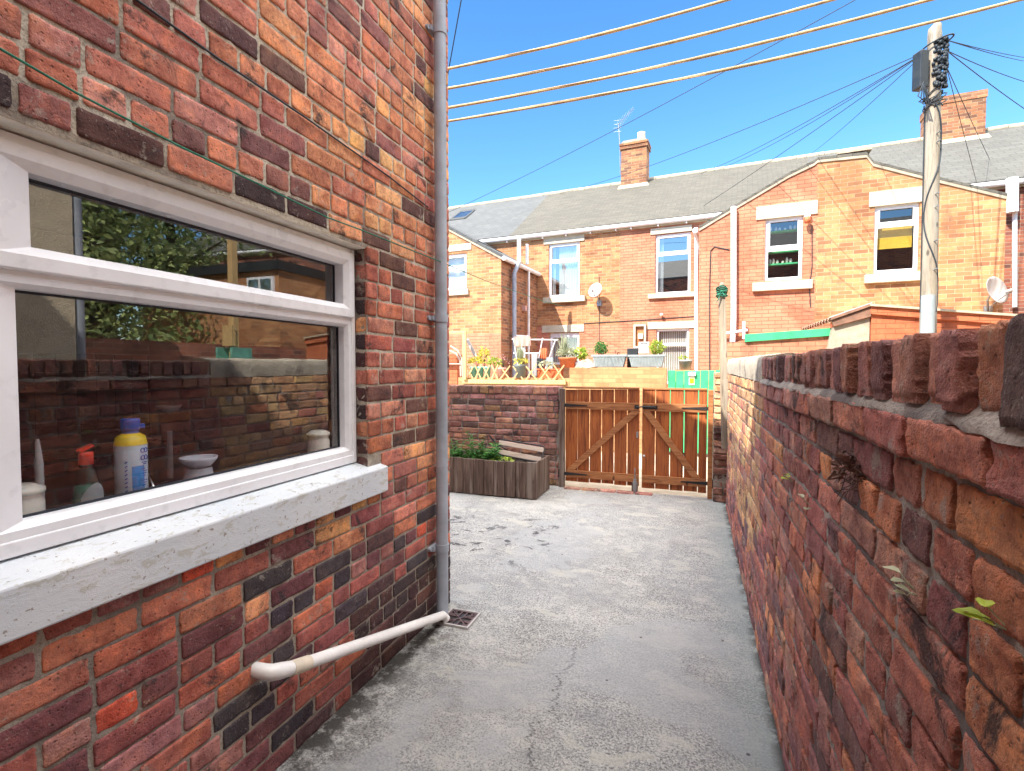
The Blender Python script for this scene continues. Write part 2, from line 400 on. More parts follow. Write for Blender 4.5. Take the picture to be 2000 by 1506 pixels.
def mat_wood(name, a, b, dark, axis='z', scale=1.0, knots=True, rough=0.65, grey=None):
    t = NT(name); o = t.obj()
    sc_ = {'z': (14, 14, 0.9), 'x': (0.9, 14, 14), 'y': (14, 0.9, 14)}[axis]
    g = t.noise(t.map(o, sc_), 2.6*scale, 6, 0.6, 1.2)
    f = t.noise(t.map(o, tuple(x*3 for x in sc_)), 6*scale, 4, 0.6)
    bigv = t.noise(o, 1.7, 3)
    c = t.ramp(g, [(0.32, a), (0.52, b), (0.66, dark)])
    c = t.mix(t.rng(f, 0.5, 0.75, 0, 0.45), c, dark)
    c = t.mix(t.rng(bigv, 0.4, 0.65, 0, 0.4), c, dark)
    if grey: c = t.mix(t.rng(t.noise(t.map(o, sc_), 1.1, 5), 0.5, 0.62, 0, 0.6), c, grey)
    if knots:
        kv = t.vor(t.map(o, (5, 5, 2.2)), 1.4); c = t.mix(t.rng(kv, 0.07, 0.14, 0.8, 0), c, tuple(x*0.3 for x in dark))
    t.color(c).rough(rough)
    t.bump(f, 0.5, 0.003)
    M[name] = t.m
mat_wood('gate_wood', (0.50, 0.155, 0.034), (0.37, 0.10, 0.022), (0.15, 0.036, 0.010), 'z')
mat_wood('gate_rail', (0.52, 0.23, 0.085), (0.40, 0.16, 0.055), (0.20, 0.065, 0.022), 'x')
mat_wood('planter_wood', (0.22, 0.15, 0.115), (0.13, 0.08, 0.06), (0.045, 0.027, 0.02), 'z', grey=(0.30, 0.25, 0.21))
mat_wood('pale_wood', (0.62, 0.52, 0.43), (0.55, 0.45, 0.37), (0.40, 0.30, 0.24), 'x', knots=False)
mat_wood('post_wood', (0.40, 0.34, 0.25), (0.32, 0.27, 0.20), (0.15, 0.12, 0.09), 'z', grey=(0.36, 0.34, 0.29))
mat_wood('yellow_timber', (0.72, 0.52, 0.25), (0.64, 0.44, 0.20), (0.45, 0.30, 0.13), 'z')
simple('upvc', (0.90, 0.91, 0.94), 0.32, 3, 0.05, 0.04)
simple('white_pipe', (0.80, 0.78, 0.76), 0.4, 5, 0.08, 0.05)
simple('grey_pipe', (0.36, 0.40, 0.46), 0.5, 7, 0.15, 0.15)
simple('black_iron', (0.02, 0.02, 0.022), 0.5, 20, 0.3, 0.3)
simple('gasket', (0.015, 0.018, 0.03), 0.5, 10, 0.1, 0)
simple('lintel_paint', (0.54, 0.49, 0.38), 0.7, 6, 0.12, 0.3)
simple('soffit_paint', (0.78, 0.75, 0.66), 0.7, 9, 0.12, 0.4)
simple('sill_stone', (0.70, 0.66, 0.54), 0.75, 7, 0.15, 0.4)
simple('green_paint', (0.05, 0.48, 0.20), 0.55, 6, 0.12, 0.15)
simple('terracotta', (0.62, 0.16, 0.06), 0.7, 10, 0.15, 0.2)
simple('planter_plastic', (0.34, 0.39, 0.40), 0.5, 8, 0.1, 0.1)
simple('grey_pot', (0.16, 0.19, 0.19), 0.55, 8, 0.12, 0.1)
simple('turquoise_glaze', (0.16, 0.45, 0.36), 0.4, 12, 0.2, 0.1)
simple('rock', (0.55, 0.46, 0.36), 0.9, 9, 0.3, 1.0, dist=0.02)
simple('chimney_pot', (0.75, 0.62, 0.45), 0.8, 8, 0.15, 0.3)
simple('cement', (0.42, 0.36, 0.27), 0.9, 6, 0.2, 0.6)
simple('dish_grey', (0.44, 0.42, 0.41), 0.5, 6, 0.1, 0.05)
simple('cable_black', (0.02, 0.03, 0.04), 0.6, 30, 0.2, 0)
simple('box_grey', (0.025, 0.030, 0.034), 0.5, 8, 0.15, 0.1)
simple('rope_yellow', (0.56, 0.40, 0.20), 0.8, 9, 0.25, 0.5)
simple('rope_green', (0.02, 0.20, 0.12), 0.7, 40, 0.3, 0.3)
simple('metal_grey', (0.35, 0.36, 0.38), 0.35, 12, 0.1, 0.1, 0.7)
simple('soil', (0.06, 0.04, 0.03), 1.0, 30, 0.4, 1.0, dist=0.02)
simple('asphalt', (0.30, 0.28, 0.25), 0.95, 12, 0.25, 0.8, dist=0.01)
simple('curtain', (0.72, 0.74, 0.74), 0.9, 5, 0.06, 0.1)
simple('blind_stripe', (0.34, 0.30, 0.24), 0.9, 5, 0.1, 0.1)
simple('yellow_cloth', (0.62, 0.42, 0.05), 0.9, 5, 0.1, 0.1)
simple('kitchen_wall', (0.50, 0.46, 0.40), 0.8, 3, 0.2, 0.1)
simple('dark_counter', (0.015, 0.013, 0.013), 0.3, 8, 0.3, 0)
simple('cream_ceramic', (0.80, 0.78, 0.68), 0.3, 8, 0.05, 0)
simple('grey_ceramic', (0.55, 0.58, 0.64), 0.3, 8, 0.06, 0)
simple('chrome', (0.7, 0.7, 0.7), 0.12, 8, 0.02, 0, 1.0)
simple('red_plastic', (0.80, 0.05, 0.02), 0.35, 9, 0.05, 0)
simple('blue_plastic', (0.02, 0.10, 0.50), 0.35, 9, 0.05, 0)
simple('white_plastic', (0.80, 0.80, 0.80), 0.4, 9, 0.04, 0)
simple('dark_interior', (0.03, 0.03, 0.035), 0.9, 3, 0.2, 0)
simple('pink_cloth', (0.62, 0.36, 0.30), 0.9, 6, 0.15, 0.2)
simple('flashing', (0.50, 0.43, 0.31), 0.8, 9, 0.15, 0.3)
simple('corrugated', (0.26, 0.14, 0.09), 0.7, 9, 0.2, 0.2)

def mat_peeling():
    t = NT('peeling_paint'); o = t.obj()
    n = t.noise(o, 5, 8, 0.72, 0.3); st = t.noise(t.map(o, (3, 1.2, 3)), 12, 8, 0.75, 0.5)
    z = t.sep(o)[2]
    c = t.ramp(t.noise(o, 3, 5), [(0.3, (0.62, 0.67, 0.72)), (0.7, (0.74, 0.76, 0.78))])
    c = t.mix(t.rng(n, 0.695, 0.705, 0, 0.9), c, (0.62, 0.54, 0.42))
    top = t.math('MULTIPLY', t.rng(z, 0.105, 0.122, 0, 1), t.rng(st, 0.555, 0.585, 0, 0.5))
    c = t.mix(top, c, (0.42, 0.40, 0.30))
    chips = t.noise(t.map(o, (3, 3, 3), (2, 1, 7)), 16, 4, 0.6)
    c = t.mix(t.rng(chips, 0.64, 0.655, 0, 0.75), c, (0.24, 0.20, 0.16))
    t.color(c).rough(0.6)
    p = t.bump(t.rng(n, 0.69, 0.71, 0, 1), -0.8, 0.004); t.bump(st, 0.5, 0.006, p)
    M['peeling_paint'] = t.m
mat_peeling()
def mat_pebbledash():
    t = NT('pebbledash'); o = t.obj()
    v = t.vor(o, 90); n = t.noise(o, 60, 6, 0.8)
    c = t.ramp(n, [(0.35, (0.36, 0.27, 0.16)), (0.5, (0.72, 0.61, 0.43)), (0.65, (0.86, 0.80, 0.66))])
    t.color(c).rough(0.95); t.bump(v, 0.8, 0.008); M['pebbledash'] = t.m
mat_pebbledash()
def mat_foliage(name, a, b, tr=0.35):
    t = NT(name); o = t.obj()
    rnd = t.n.new('ShaderNodeNewGeometry').outputs['Random Per Island']
    c = t.ramp(rnd, [(0.0, a), (0.6, b), (1.0, tuple(min(1, x*1.5) for x in b))])
    t.color(c).rough(0.6)
    ts = t.n.new('ShaderNodeBsdfTranslucent'); t.l.new(c, ts.inputs[0])
    mx = t.n.new('ShaderNodeMixShader'); mx.inputs[0].default_value = tr
    t.l.new(t.p.outputs[0], mx.inputs[1]); t.l.new(ts.outputs[0], mx.inputs[2])
    t.l.new(mx.outputs[0], t.n['Material Output'].inputs[0]); M[name] = t.m
mat_foliage('leaf_green', (0.03, 0.11, 0.03), (0.10, 0.26, 0.06))
mat_foliage('leaf_lime', (0.16, 0.26, 0.03), (0.34, 0.42, 0.06))
mat_foliage('leaf_yellow', (0.36, 0.32, 0.04), (0.55, 0.50, 0.08))
mat_foliage('leaf_sage', (0.22, 0.26, 0.16), (0.40, 0.42, 0.28))
mat_foliage('leaf_tree', (0.10, 0.17, 0.05), (0.32, 0.38, 0.14))
mat_foliage('leaf_dead', (0.06, 0.03, 0.025), (0.14, 0.07, 0.05), 0.1)
mat_foliage('petal_pink', (0.5, 0.2, 0.22), (0.7, 0.4, 0.4))
def mat_glass(name, base, fres, tint=(0.9, 0.95, 1.0), rough=0.0, dirt=0.0):
    m = bpy.data.materials.new(name); m.use_nodes = True; n = m.node_tree.nodes; l = m.node_tree.links
    n.remove(n['Principled BSDF'])
    tr = n.new('ShaderNodeBsdfTransparent'); gl = n.new('ShaderNodeBsdfGlossy'); gl.inputs['Roughness'].default_value = rough
    tr.inputs[0].default_value = (*tint, 1); ge = n.new('ShaderNodeNewGeometry'); dt = n.new('ShaderNodeVectorMath'); dt.operation = 'DOT_PRODUCT'
    l.new(ge.outputs['Incoming'], dt.inputs[0]); l.new(ge.outputs['Normal'], dt.inputs[1])
    ab = n.new('ShaderNodeMath'); ab.operation = 'ABSOLUTE'; l.new(dt.outputs['Value'], ab.inputs[0])
    om = n.new('ShaderNodeMath'); om.operation = 'SUBTRACT'; om.inputs[0].default_value = 1.0; l.new(ab.outputs[0], om.inputs[1])
    fr = n.new('ShaderNodeMath'); fr.operation = 'POWER'; l.new(om.outputs[0], fr.inputs[0]); fr.inputs[1].default_value = 5.0
    ma = n.new('ShaderNodeMath'); ma.operation = 'MULTIPLY_ADD'; l.new(fr.outputs[0], ma.inputs[0]); ma.inputs[1].default_value = fres; ma.inputs[2].default_value = base
    ma.use_clamp = True
    mx = n.new('ShaderNodeMixShader'); l.new(ma.outputs[0], mx.inputs[0]); l.new(tr.outputs[0], mx.inputs[1]); l.new(gl.outputs[0], mx.inputs[2])
    out = mx.outputs[0]
    if dirt:
        df = n.new('ShaderNodeBsdfDiffuse'); df.inputs[0].default_value = (0.5, 0.48, 0.45, 1)
        tc = n.new('ShaderNodeTexCoord'); no = n.new('ShaderNodeTexNoise'); l.new(tc.outputs['Object'], no.inputs['Vector'])
        no.inputs['Scale'].default_value = 4; no.inputs['Detail'].default_value = 8; no.inputs['Roughness'].default_value = 0.7
        mr = n.new('ShaderNodeMapRange'); l.new(no.outputs['Fac'], mr.inputs[0]); mr.inputs[1].default_value = 0.45; mr.inputs[2].default_value = 0.75; mr.inputs[4].default_value = dirt
        m2 = n.new('ShaderNodeMixShader'); l.new(mr.outputs[0], m2.inputs[0]); l.new(out, m2.inputs[1]); l.new(df.outputs[0], m2.inputs[2]); out = m2.outputs[0]
    l.new(out, n['Material Output'].inputs[0]); M[name] = m
mat_glass('window_glass', 0.20, 0.80, (0.97, 0.98, 1.0), dirt=0.02)
mat_glass('far_glass', 0.45, 0.5, (0.85, 0.92, 0.95)); mat_glass('clear_far_glass', 0.20, 0.8, (0.95, 0.97, 0.97))
mat_glass('bottle_clear', 0.08, 0.8, (0.93, 0.96, 0.96))
t = NT('green_liquid'); t.color((0.0, 0.16, 0.10)).rough(0.2); M['green_liquid'] = t.m
def mat_tiles():
    t = NT('check_tiles'); o = t.obj()
    b = t.n.new('ShaderNodeTexBrick'); t.l.new(t.map(t.uv(), (1,1,1)), b.inputs['Vector'])
    b.offset = 0; b.inputs['Scale'].default_value = 1; b.inputs['Brick Width'].default_value = 0.12; b.inputs['Row Height'].default_value = 0.12
    b.inputs['Mortar Size'].default_value = 0.002; b.inputs['Color1'].default_value = (0.035, 0.07, 0.05, 1); b.inputs['Color2'].default_value = (0.34, 0.24, 0.16, 1); b.inputs['Mortar'].default_value = (0.01, 0.01, 0.01, 1)
    t.color(b.outputs['Color']).rough(0.4); M['check_tiles'] = t.m
mat_tiles()

# ------------------------------------------------------------------ setting
def grid(x0, x1, y0, y1, nx, ny, zf):
    mb = MB(); vs = [(x0+(x1-x0)*i/nx, y0+(y1-y0)*j/ny, zf(x0+(x1-x0)*i/nx, y0+(y1-y0)*j/ny)) for j in range(ny+1) for i in range(nx+1)]
    mb.add(vs, [(j*(nx+1)+i, j*(nx+1)+i+1, (j+1)*(nx+1)+i+1, (j+1)*(nx+1)+i) for j in range(ny) for i in range(nx)], None, True)
    return mb
props(grid(-300, 300, -300, 300, 2, 2, lambda x, y: -0.03).build('ground', M['asphalt']), kind='structure')
def yz(x, y): return 0.006*noise.noise(Vector((x*1.3, y*1.3, 0))) + 0.002*noise.noise(Vector((x*6, y*6, 3)))
props(grid(-6.0, 0.36, -1.2, 6.13, 120, 140, yz).build('yard_floor', M['concrete_floor'], origin=(0, 0, 0)), kind='structure')
props(grid(-12, 12, 6.14, 9.0, 2, 2, lambda x, y: -0.012).build('back_lane', M['cement']), kind='structure')

# ------------------------------------------------------------------ real bricks
def pick(pal):
    c, wgt = zip(*pal); k = random.choices(range(len(c)), wgt)[0]
    j = random.uniform(0.82, 1.16); r, g, b, _ = srgb(*c[k]); l_ = (r+g+b)/3
    r, g, b = (q + (l_*1.1-q)*0.10 for q in (r, g, b))
    return (r*j, g*j*random.uniform(0.93, 1.07), b*j*random.uniform(0.92, 1.08))
def brick(mb, mp, u0, u1, z0, z1, col, nu=8, nz=4, proud=0.006, rough=0.0025, depth=0.012, chip=1.0, tilt=0.0):
    """one brick: rounded, slightly chipped face; mp(u,z,d) -> point, d outward"""
    sd = random.uniform(0, 100); du = (u1-u0); dz = (z1-z0); pr = proud*random.uniform(0.6, 1.3)
    tu, tz = random.gauss(0, tilt), random.gauss(0, tilt)
    us = [0, 0.5*0.012/max(du, .03)] + [k/(nu-2) for k in range(1, nu-2)] + [1-0.5*0.012/max(du, .03), 1]
    zs = [0, 0.09] + [k/(nz-1) for k in range(1, nz-1)] + [0.91, 1]
    NU, NZ = len(us), len(zs); vs = []
    for j, b in enumerate(zs):
        for i, a in enumerate(us):
            u = u0 + a*du; z = z0 + b*dz
            edge = (i in (0, NU-1)) or (j in (0, NZ-1))
            n = noise.noise(Vector((u*31+sd, z*31, sd))); n2 = noise.noise(Vector((u*120, z*120+sd, sd)))
            d = pr + rough*(n*1.6 + n2*0.8) + tu*(a-0.5) + tz*(b-0.5)
            if edge:
                d -= 0.0016 + 0.0022*chip*abs(n)
                du_ = 0.0032*chip*n2; dz_ = 0.0030*chip*noise.noise(Vector((u*70+sd, 5, sd)))
                if i in (0, NU-1): u += du_ + (0.001 if i == 0 else -0.001)
                if j in (0, NZ-1): z += dz_
            if (i in (0, NU-1)) and (j in (0, NZ-1)):
                d -= 0.0018; u += 0.0025*(1 if i == 0 else -1); z += 0.002*(1 if j == 0 else -1)
            vs.append(mp(u, z, d))
    fs = [(j*NU+i, j*NU+i+1, (j+1)*NU+i+1, (j+1)*NU+i) for j in range(NZ-1) for i in range(NU-1)]
    rim = [i for i in range(NU)] + [j*NU+NU-1 for j in range(1, NZ)] + [(NZ-1)*NU+i for i in range(NU-2, -1, -1)] + [j*NU for j in range(NZ-2, 0, -1)]
    b0 = len(vs)
    for r in rim:
        j, i = divmod(r, NU); vs.append(mp(u0 + us[i]*du, z0 + zs[j]*dz, -depth))
    for k in range(len(rim)):
        m = (k+1) % len(rim); fs.append((rim[m], rim[k], b0+k, b0+m))
    nf = (NU-1)*(NZ-1); q0 = len(mb.f); mb.add(vs, fs, col, True)
    for q in range(q0+nf, len(mb.f)): mb.sm[q] = False
def brick_field(mb, mp, u0, u1, z0, z1, palf, holes=(), course=0.0755, L=0.235, mj=0.011, head=0.0, jag=0.0, nuf=None, endpad=0, **kw):
    rows = int(round((z1-z0)/course)); H = (z1-z0)/rows
    for r in range(rows):
        za = z0 + r*H + mj/2; zb = z0 + (r+1)*H - mj/2
        hd = head and (r % 4 == 3)
        unit = L/2 if hd else L
        u = u0 - (0 if r % 2 else unit/2)
        if jag: u += random.uniform(-jag, jag)
        while u < u1:
            ln = unit
            if not hd and head and random.random() < head: ln = L/2
            a, b = max(u, u0) + mj/2, min(u+ln, u1) - mj/2
            u += ln
            if b - a < 0.02: continue
            segs = [(a, b)]
            for (h0, h1, hz0, hz1) in holes:
                if zb - 0.012 > hz0 and za + 0.012 < hz1:
                    ns = []
                    for p, q in segs:
                        if q <= h0 or p >= h1: ns.append((p, q)); continue
                        if p < h0 - 0.025: ns.append((p, h0))
                        if q > h1 + 0.025: ns.append((h1, q))
                    segs = ns
            for p, q in segs:
                if q - p < 0.02: continue
                j1 = random.uniform(-0.0022, 0.0022); j2 = random.uniform(-0.002, 0.002)
                nu, nz = nuf(p) if nuf else (8, 4)
                brick(mb, mp, p, q, za+j1, zb+j2, pick(palf((p+q)/2, (za+zb)/2)), nu, nz, **kw)

HX = -1.42                                    # face of the left house
PU = [((226,146,108),5),((212,128,104),6),((190,112,98),4),((238,164,106),3),((160,98,90),2.2),((110,70,70),1.8),((242,174,112),1.6),((220,140,98),5),((208,134,120),3)]
PL = [((182,98,84),5),((162,88,84),5),((132,76,80),3.5),((74,62,70),2),((204,110,80),3),((226,92,56),0.9),((180,118,112),2.5)]
PJ = [((200,116,86),4),((186,100,76),3),((170,92,80),3),((210,140,110),2),((120,80,70),2)]
DARK = [((84,52,52),5),((100,62,58),3),((66,48,52),3)]
PUa = [((230,152,104),5),((240,168,108),3),((244,182,114),2),((222,140,96),5),((206,126,92),3),((120,80,72),0.9)]
PUb = [((214,130,104),5),((196,116,98),4),((168,104,94),3),((218,146,126),3),((130,84,80),2),((214,128,92),4),((104,68,70),1)]
def pal_left(u, z):
    p = pal_left0(u, z)
    if p is PU:
        q = noise.noise(Vector((u*1.6, z*1.9, 5.5)))
        return PUa if q + random.uniform(-.3, .3) > -0.08 else PUb
    if p is PL and u > 1.15 and z < 0.8 and random.random() < 0.14 + 0.25*noise.noise(Vector((u*2, z*3, 8))): return [((70,60,68),3),((92,62,66),3)]
    return p
def pal_left0(u, z):
    if z > 2.02 and z < 2.09: return DARK if random.random() < 0.85 and u < 2.05 else PU
    if z > 1.05: return PU if (z > 2 or u < 1.9) else PJ
    if z < 0.35 and u > 1.9: return DARK
    t = (z - 0.55)/0.5
    if u > 2.0 and z > 0.5: return PU if random.random() < t + 0.3 else PL
    return PL if random.random() > max(0, t)*0.6 else PU
WY0, WY1, WZ0, WZ1 = 0.56, 1.998, 1.022, 2.012   # window opening
SY1, SZ0, SZ1 = 2.105, 0.875, 0.995              # sill
HE, HY = 4.36, 2.84                               # eave height, corner
house = thing('rear_offshoot_house', (-2.9, 0.7, 0), 'red brick house offshoot beside the yard, with the big kitchen window', 'house')
mb = MB()
mpL = lambda u, z, d: (HX + d, u, z)
nufL = lambda u: (10, 6) if u < 1.9 else (8, 5)
for z_a, z_b, crs in ((0.0, 0.90, 0.075), (0.90, HE, 0.0805)):
    brick_field(mb, mpL, -0.30, HY, z_a, z_b, pal_left, holes=[(WY0, WY1, WZ0, WZ1), (-0.5, SY1, SZ0+0.013, WZ0)], jag=0.02, head=0.12, L=0.228, course=crs, nuf=nufL, proud=0.005, rough=0.0022, depth=0.008)
# returns of the right jamb (dark reveal bricks)
mpJ = lambda u, z, d: (u, WY1 - d, z)
for k in range(1, 14):
    z = 0.90 + k*(HE-0.9)/43
    brick(mb, lambda u, zz, d: (u, WY1 - d + 0.002, zz), HX-0.062, HX-0.001, z+0.006, z+0.075, pick(DARK if k % 3 else PU), 5, 4, proud=0.002, depth=0.01)
wall = mb.build('brick_face', M['brick_near'], house)
mb = MB()
def mortar_sheet(mb, mp, u0, u1, z0, z1, holes, n=0.03, amp=0.0015, d0=0.0):
    us = sorted(set([u0, u1] + [h for hh in holes for h in hh[:2] if u0 < h < u1])); zs = sorted(set([z0, z1] + [h for hh in holes for h in hh[2:] if z0 < h < z1]))
    for a, b in zip(us, us[1:]):
        for c, d in zip(zs, zs[1:]):
            if any(h[0] <= a and b <= h[1] and h[2] <= c and d <= h[3] for h in holes): continue
            nu = max(1, int((b-a)/n)); nz = max(1, int((d-c)/n))
            vs = [mp(a+(b-a)*i/nu, c+(d-c)*j/nz, d0 + amp*noise.noise(Vector(((a+(b-a)*i/nu)*30, (c+(d-c)*j/nz)*30, 0)))) for j in range(nz+1) for i in range(nu+1)]
            mb.add(vs, [(j*(nu+1)+i, j*(nu+1)+i+1, (j+1)*(nu+1)+i+1, (j+1)*(nu+1)+i) for j in range(nz) for i in range(nu)], None, True)
mortar_sheet(mb, mpL, -0.30, HY-0.004, -0.02, HE, [(WY0, WY1, WZ0-0.03, WZ1)])
mb.add([(HX, WY1+0.002, WZ0-0.03), (HX-0.2, WY1+0.002, WZ0-0.03), (HX-0.2, WY1+0.002, WZ1), (HX, WY1+0.002, WZ1)], [(0,1,2,3)])
mb.add([(HX, WY0, WZ0-0.03), (HX-0.2, WY0, WZ0-0.03), (HX-0.2, WY0, WZ1), (HX, WY0, WZ1)], [(3,2,1,0)])
mb.build('mortar', M['mortar_light'], house)
# end wall, rear part and roof of the offshoot
PITCHL = 0.53; RX = -4.6; RZ = HE + PITCHL*(HX-RX)
mb = MB()
poly = [(HX-0.002, 0), (-6.4, 0), (-6.4, RZ - PITCHL*1.8), (RX, RZ), (HX-0.002, HE)]
mb.add([(x, HY-0.002, z) for x, z in poly], [(0,1,2,3,4)])
mb.build('end_wall', M['brick_red_far'], house); mb = MB()
mb.add([(HX-0.004, -1.29, 0), (HX-0.004, -0.30, 0), (HX-0.004, -0.30, HE), (HX-0.004, -1.29, HE)], [(0,1,2,3)])
mb.build('plain_brick_face', M['brick_red_far'], house); mb = MB()
mb.add([(-6.4, -1.29, 0), (-6.4, HY-0.002, 0), (-6.4, HY-0.002, RZ-PITCHL*1.8), (-6.4, -1.29, RZ-PITCHL*1.8)], [(3,2,1,0)])
mb.build('far_side_wall', M['brick_red_far'], house)
mb = MB()
# quoin ends of the corner bricks showing past the corner
r = 0
while (r*0.075 if r < 12 else 0.9+(r-12)*(HE-0.9)/43) < HE-0.05:
    z = r*0.075 if r < 12 else 0.9+(r-12)*(HE-0.9)/43
    brick(mb, lambda u, zz, d: (u, HY + d - 0.001, zz), HX-0.105 if r % 2 else HX-0.22, HX-0.001, z+0.006, z+0.070, pick(PU if z > 1 else DARK), 5, 4, proud=0.006, depth=0.01); r += 1
mb.build('corner_bricks', M['brick_near'], house)
mb = MB()
for x0, z0, x1, z1 in ((HX+0.02, HE-0.01, RX, RZ+0.0), (-6.5, RZ-PITCHL*1.9, RX, RZ)):
    for dz in (0.0,):
        mb.add([(x0, -1.29, z0+0.005), (x0, HY+0.03, z0+0.005), (x1, HY+0.03, z1+0.005), (x1, -1.29, z1+0.005), (x0, -1.29, z0+0.06), (x0, HY+0.03, z0+0.06), (x1, HY+0.03, z1+0.06), (x1, -1.29, z1+0.06)],
               [(0,1,2,3),(7,6,5,4),(0,4,5,1),(1,5,6,2),(2,6,7,3),(3,7,4,0)])
mb.build('roof', M['roof_grey'], house)
# painted lintel over the window
mb = MB(); mb.box((HX-0.14, WY0-0.1, WZ1-0.004), (HX-0.001, WY1-0.001, WZ1+0.009)); mb.build('lintel', M['soffit_paint'], house, 0.004)
# sill
mb = MB()
sx = -1.38
mb.prism([(HX-0.16, SZ0), (sx, SZ0), (sx, SZ1), (HX-0.06, WZ0+0.0), (HX-0.16, WZ0+0.0)], 0.30, SY1, 'y')
o = mb.build('window_sill', M['peeling_paint'], house, 0.006)
# window
win = thing('kitchen_window', (HX-0.09, 1.28, WZ0), 'large white plastic kitchen window in the red brick wall, reflecting trees', 'window')
FX = HX-0.056                                  # front of the fixed frame
Ga = 1.105-0.004; 
mb = MB()
def rail(mb, y0, y1, z0, z1, x0=FX-0.055, x1=FX): mb.box((x0, y0, z0), (x1, y1, z1))
F0, F1, FZ0, FZ1 = WY0+0.01, WY1-0.006, WZ0+0.006, WZ1-0.008
rail(mb, F1-0.026, F1, FZ0, FZ1); rail(mb, F0, F0+0.03, FZ0, FZ1); rail(mb, F0+0.03, F1-0.026, FZ1-0.028, FZ1); rail(mb, F0+0.03, F1-0.026, FZ0, FZ0+0.038)
rail(mb, F0+0.03, F1-0.026, 1.672, 1.702, FX-0.055, FX-0.006)
mb.build('outer_frame', M['upvc'], win, 0.004)
def sash(name, y0, y1, z0, z1, gy0, gy1, gz0, gz1, x=FX+0.008):
    """bevelled sash: sloping bead towards the glass"""
    mb = MB(); gx = HX-0.11
    O = [(y0, z0), (y1, z0), (y1, z1), (y0, z1)]; k = 0.45
    I = [(gy0, gz0), (gy1, gz0), (gy1, gz1), (gy0, gz1)]
    Mi = [(o_[0]+(i_[0]-o_[0])*0.62, o_[1]+(i_[1]-o_[1])*0.62) for o_, i_ in zip(O, I)]
    rings = [(O, x-0.05), (O, x-0.004), ([(o_[0]+(i_[0]-o_[0])*0.06, o_[1]+(i_[1]-o_[1])*0.06) for o_, i_ in zip(O, I)], x), (Mi, x), (I, x-0.018), (I, gx+0.003)]
    vs = [(xx, p[0], p[1]) for rg, xx in rings for p in rg]; fs = []
    for r_ in range(len(rings)-1):
        for i in range(4):
            j = (i+1) % 4; fs.append((r_*4+i, r_*4+j, (r_+1)*4+j, (r_+1)*4+i))
    mb.add(vs, fs); s_ = mb.build(name, M['upvc'], win, 0.0015)
    mb = MB(); b = 0.006
    for a, c, d, e in ((gy0, gy1, gz0, gz0+b), (gy0, gy1, gz1-b, gz1), (gy0, gy0+b, gz0+b, gz1-b), (gy1-b, gy1, gz0+b, gz1-b)):
        mb.box((gx-0.004, a, d), (gx+0.004, c, e))
    mb.build('gasket', M['gasket'], s_)
    mb = MB(); mb.box((gx-0.024, gy0-0.004, gz0-0.004), (gx-0.020, gy1+0.004, gz1+0.004)); mb.add([(gx, gy0, gz0), (gx, gy1, gz0), (gx, gy1, gz1), (gx, gy0, gz1)], [(0,1,2,3)])
    mb.f = [mb.f[-1]]; mb.c = [None]; mb.sm = [False]
    mb.build('pane', M['window_glass'], s_)
sash('top_sash', F0+0.022, F1-0.02, 1.692, FZ1-0.02, 0.770, 1.915, 1.752, 1.926, FX+0.012)
sash('lower_sash', F0+0.030, F1-0.026, FZ0+0.036, 1.682, 0.745, 1.936, 1.103, 1.652, FX-0.004)

# ------------------------------------------------------------------ kitchen behind the window
kit = MB(); kx0, kx1, ky0, ky1, kz1 = -3.95, HX-0.19, -0.2, 2.78, 2.35
kit.add([(kx0, ky0, 0), (kx0, ky1, 0), (kx0, ky1, kz1), (kx0, ky0, kz1)], [(0,1,2,3)])
kit.add([(kx0, ky1, 0), (kx1, ky1, 0), (kx1, ky1, kz1), (kx0, ky1, kz1)], [(0,1,2,3)])
kit.add([(kx0, ky0, 0), (kx1, ky0, 0), (kx1, ky0, kz1), (kx0, ky0, kz1)], [(3,2,1,0)])
kit.add([(kx0, ky0, kz1), (kx1, ky0, kz1), (kx1, ky1, kz1), (kx0, ky1, kz1)], [(3,2,1,0)])
kit.add([(kx0, ky0, 0.001), (kx1, ky0, 0.001), (kx1, ky1, 0.001), (kx0, ky1, 0.001)], [(0,1,2,3)])
for a, b, c, d in ((ky0, WY0, 0, kz1), (WY1, ky1, 0, kz1), (WY0, WY1, 0, WZ0), (WY0, WY1, WZ1, kz1)):
    kit.add([(kx1, a, c), (kx1, b, c), (kx1, b, d), (kx1, a, d)], [(3,2,1,0)])
kit.build('kitchen_lining', M['kitchen_wall'], house)
mb = MB(); mb.box((kx0+0.004, 0.3, 1.0), (kx0+0.012, 2.77, 1.56)); mb.build('wall_tiles', M['check_tiles'], house)
mb = MB(); mb.box((kx1-0.55, -0.15, 0.93), (kx1-0.002, 2.7, 0.97)); mb.box((kx0+0.02, -0.15, 0.88), (kx0+0.6, 2.7, 0.93)); mb.build('worktop', M['dark_counter'], house)
mb = MB(); mb.box((HX-0.20, WY0, 0.985), (HX-0.125, WY1, 1.010)); mb.box((HX-0.36, WY0-0.05, 0.985), (HX-0.20, WY1+0.06, 1.010)); mb.build('inner_sill', M['dark_counter'], house)
IS = 1.011
def inkit(px, py, X): return onX(px, py, X)
BX = HX-0.168
def lath(name, prof, c, mat, parent, n=28, sx=1, sy=1, label=None):
    m_ = MB(); m_.lathe(prof, c, n, None, sx, sy); return m_.build(name, mat, parent, smooth=True, label=label)
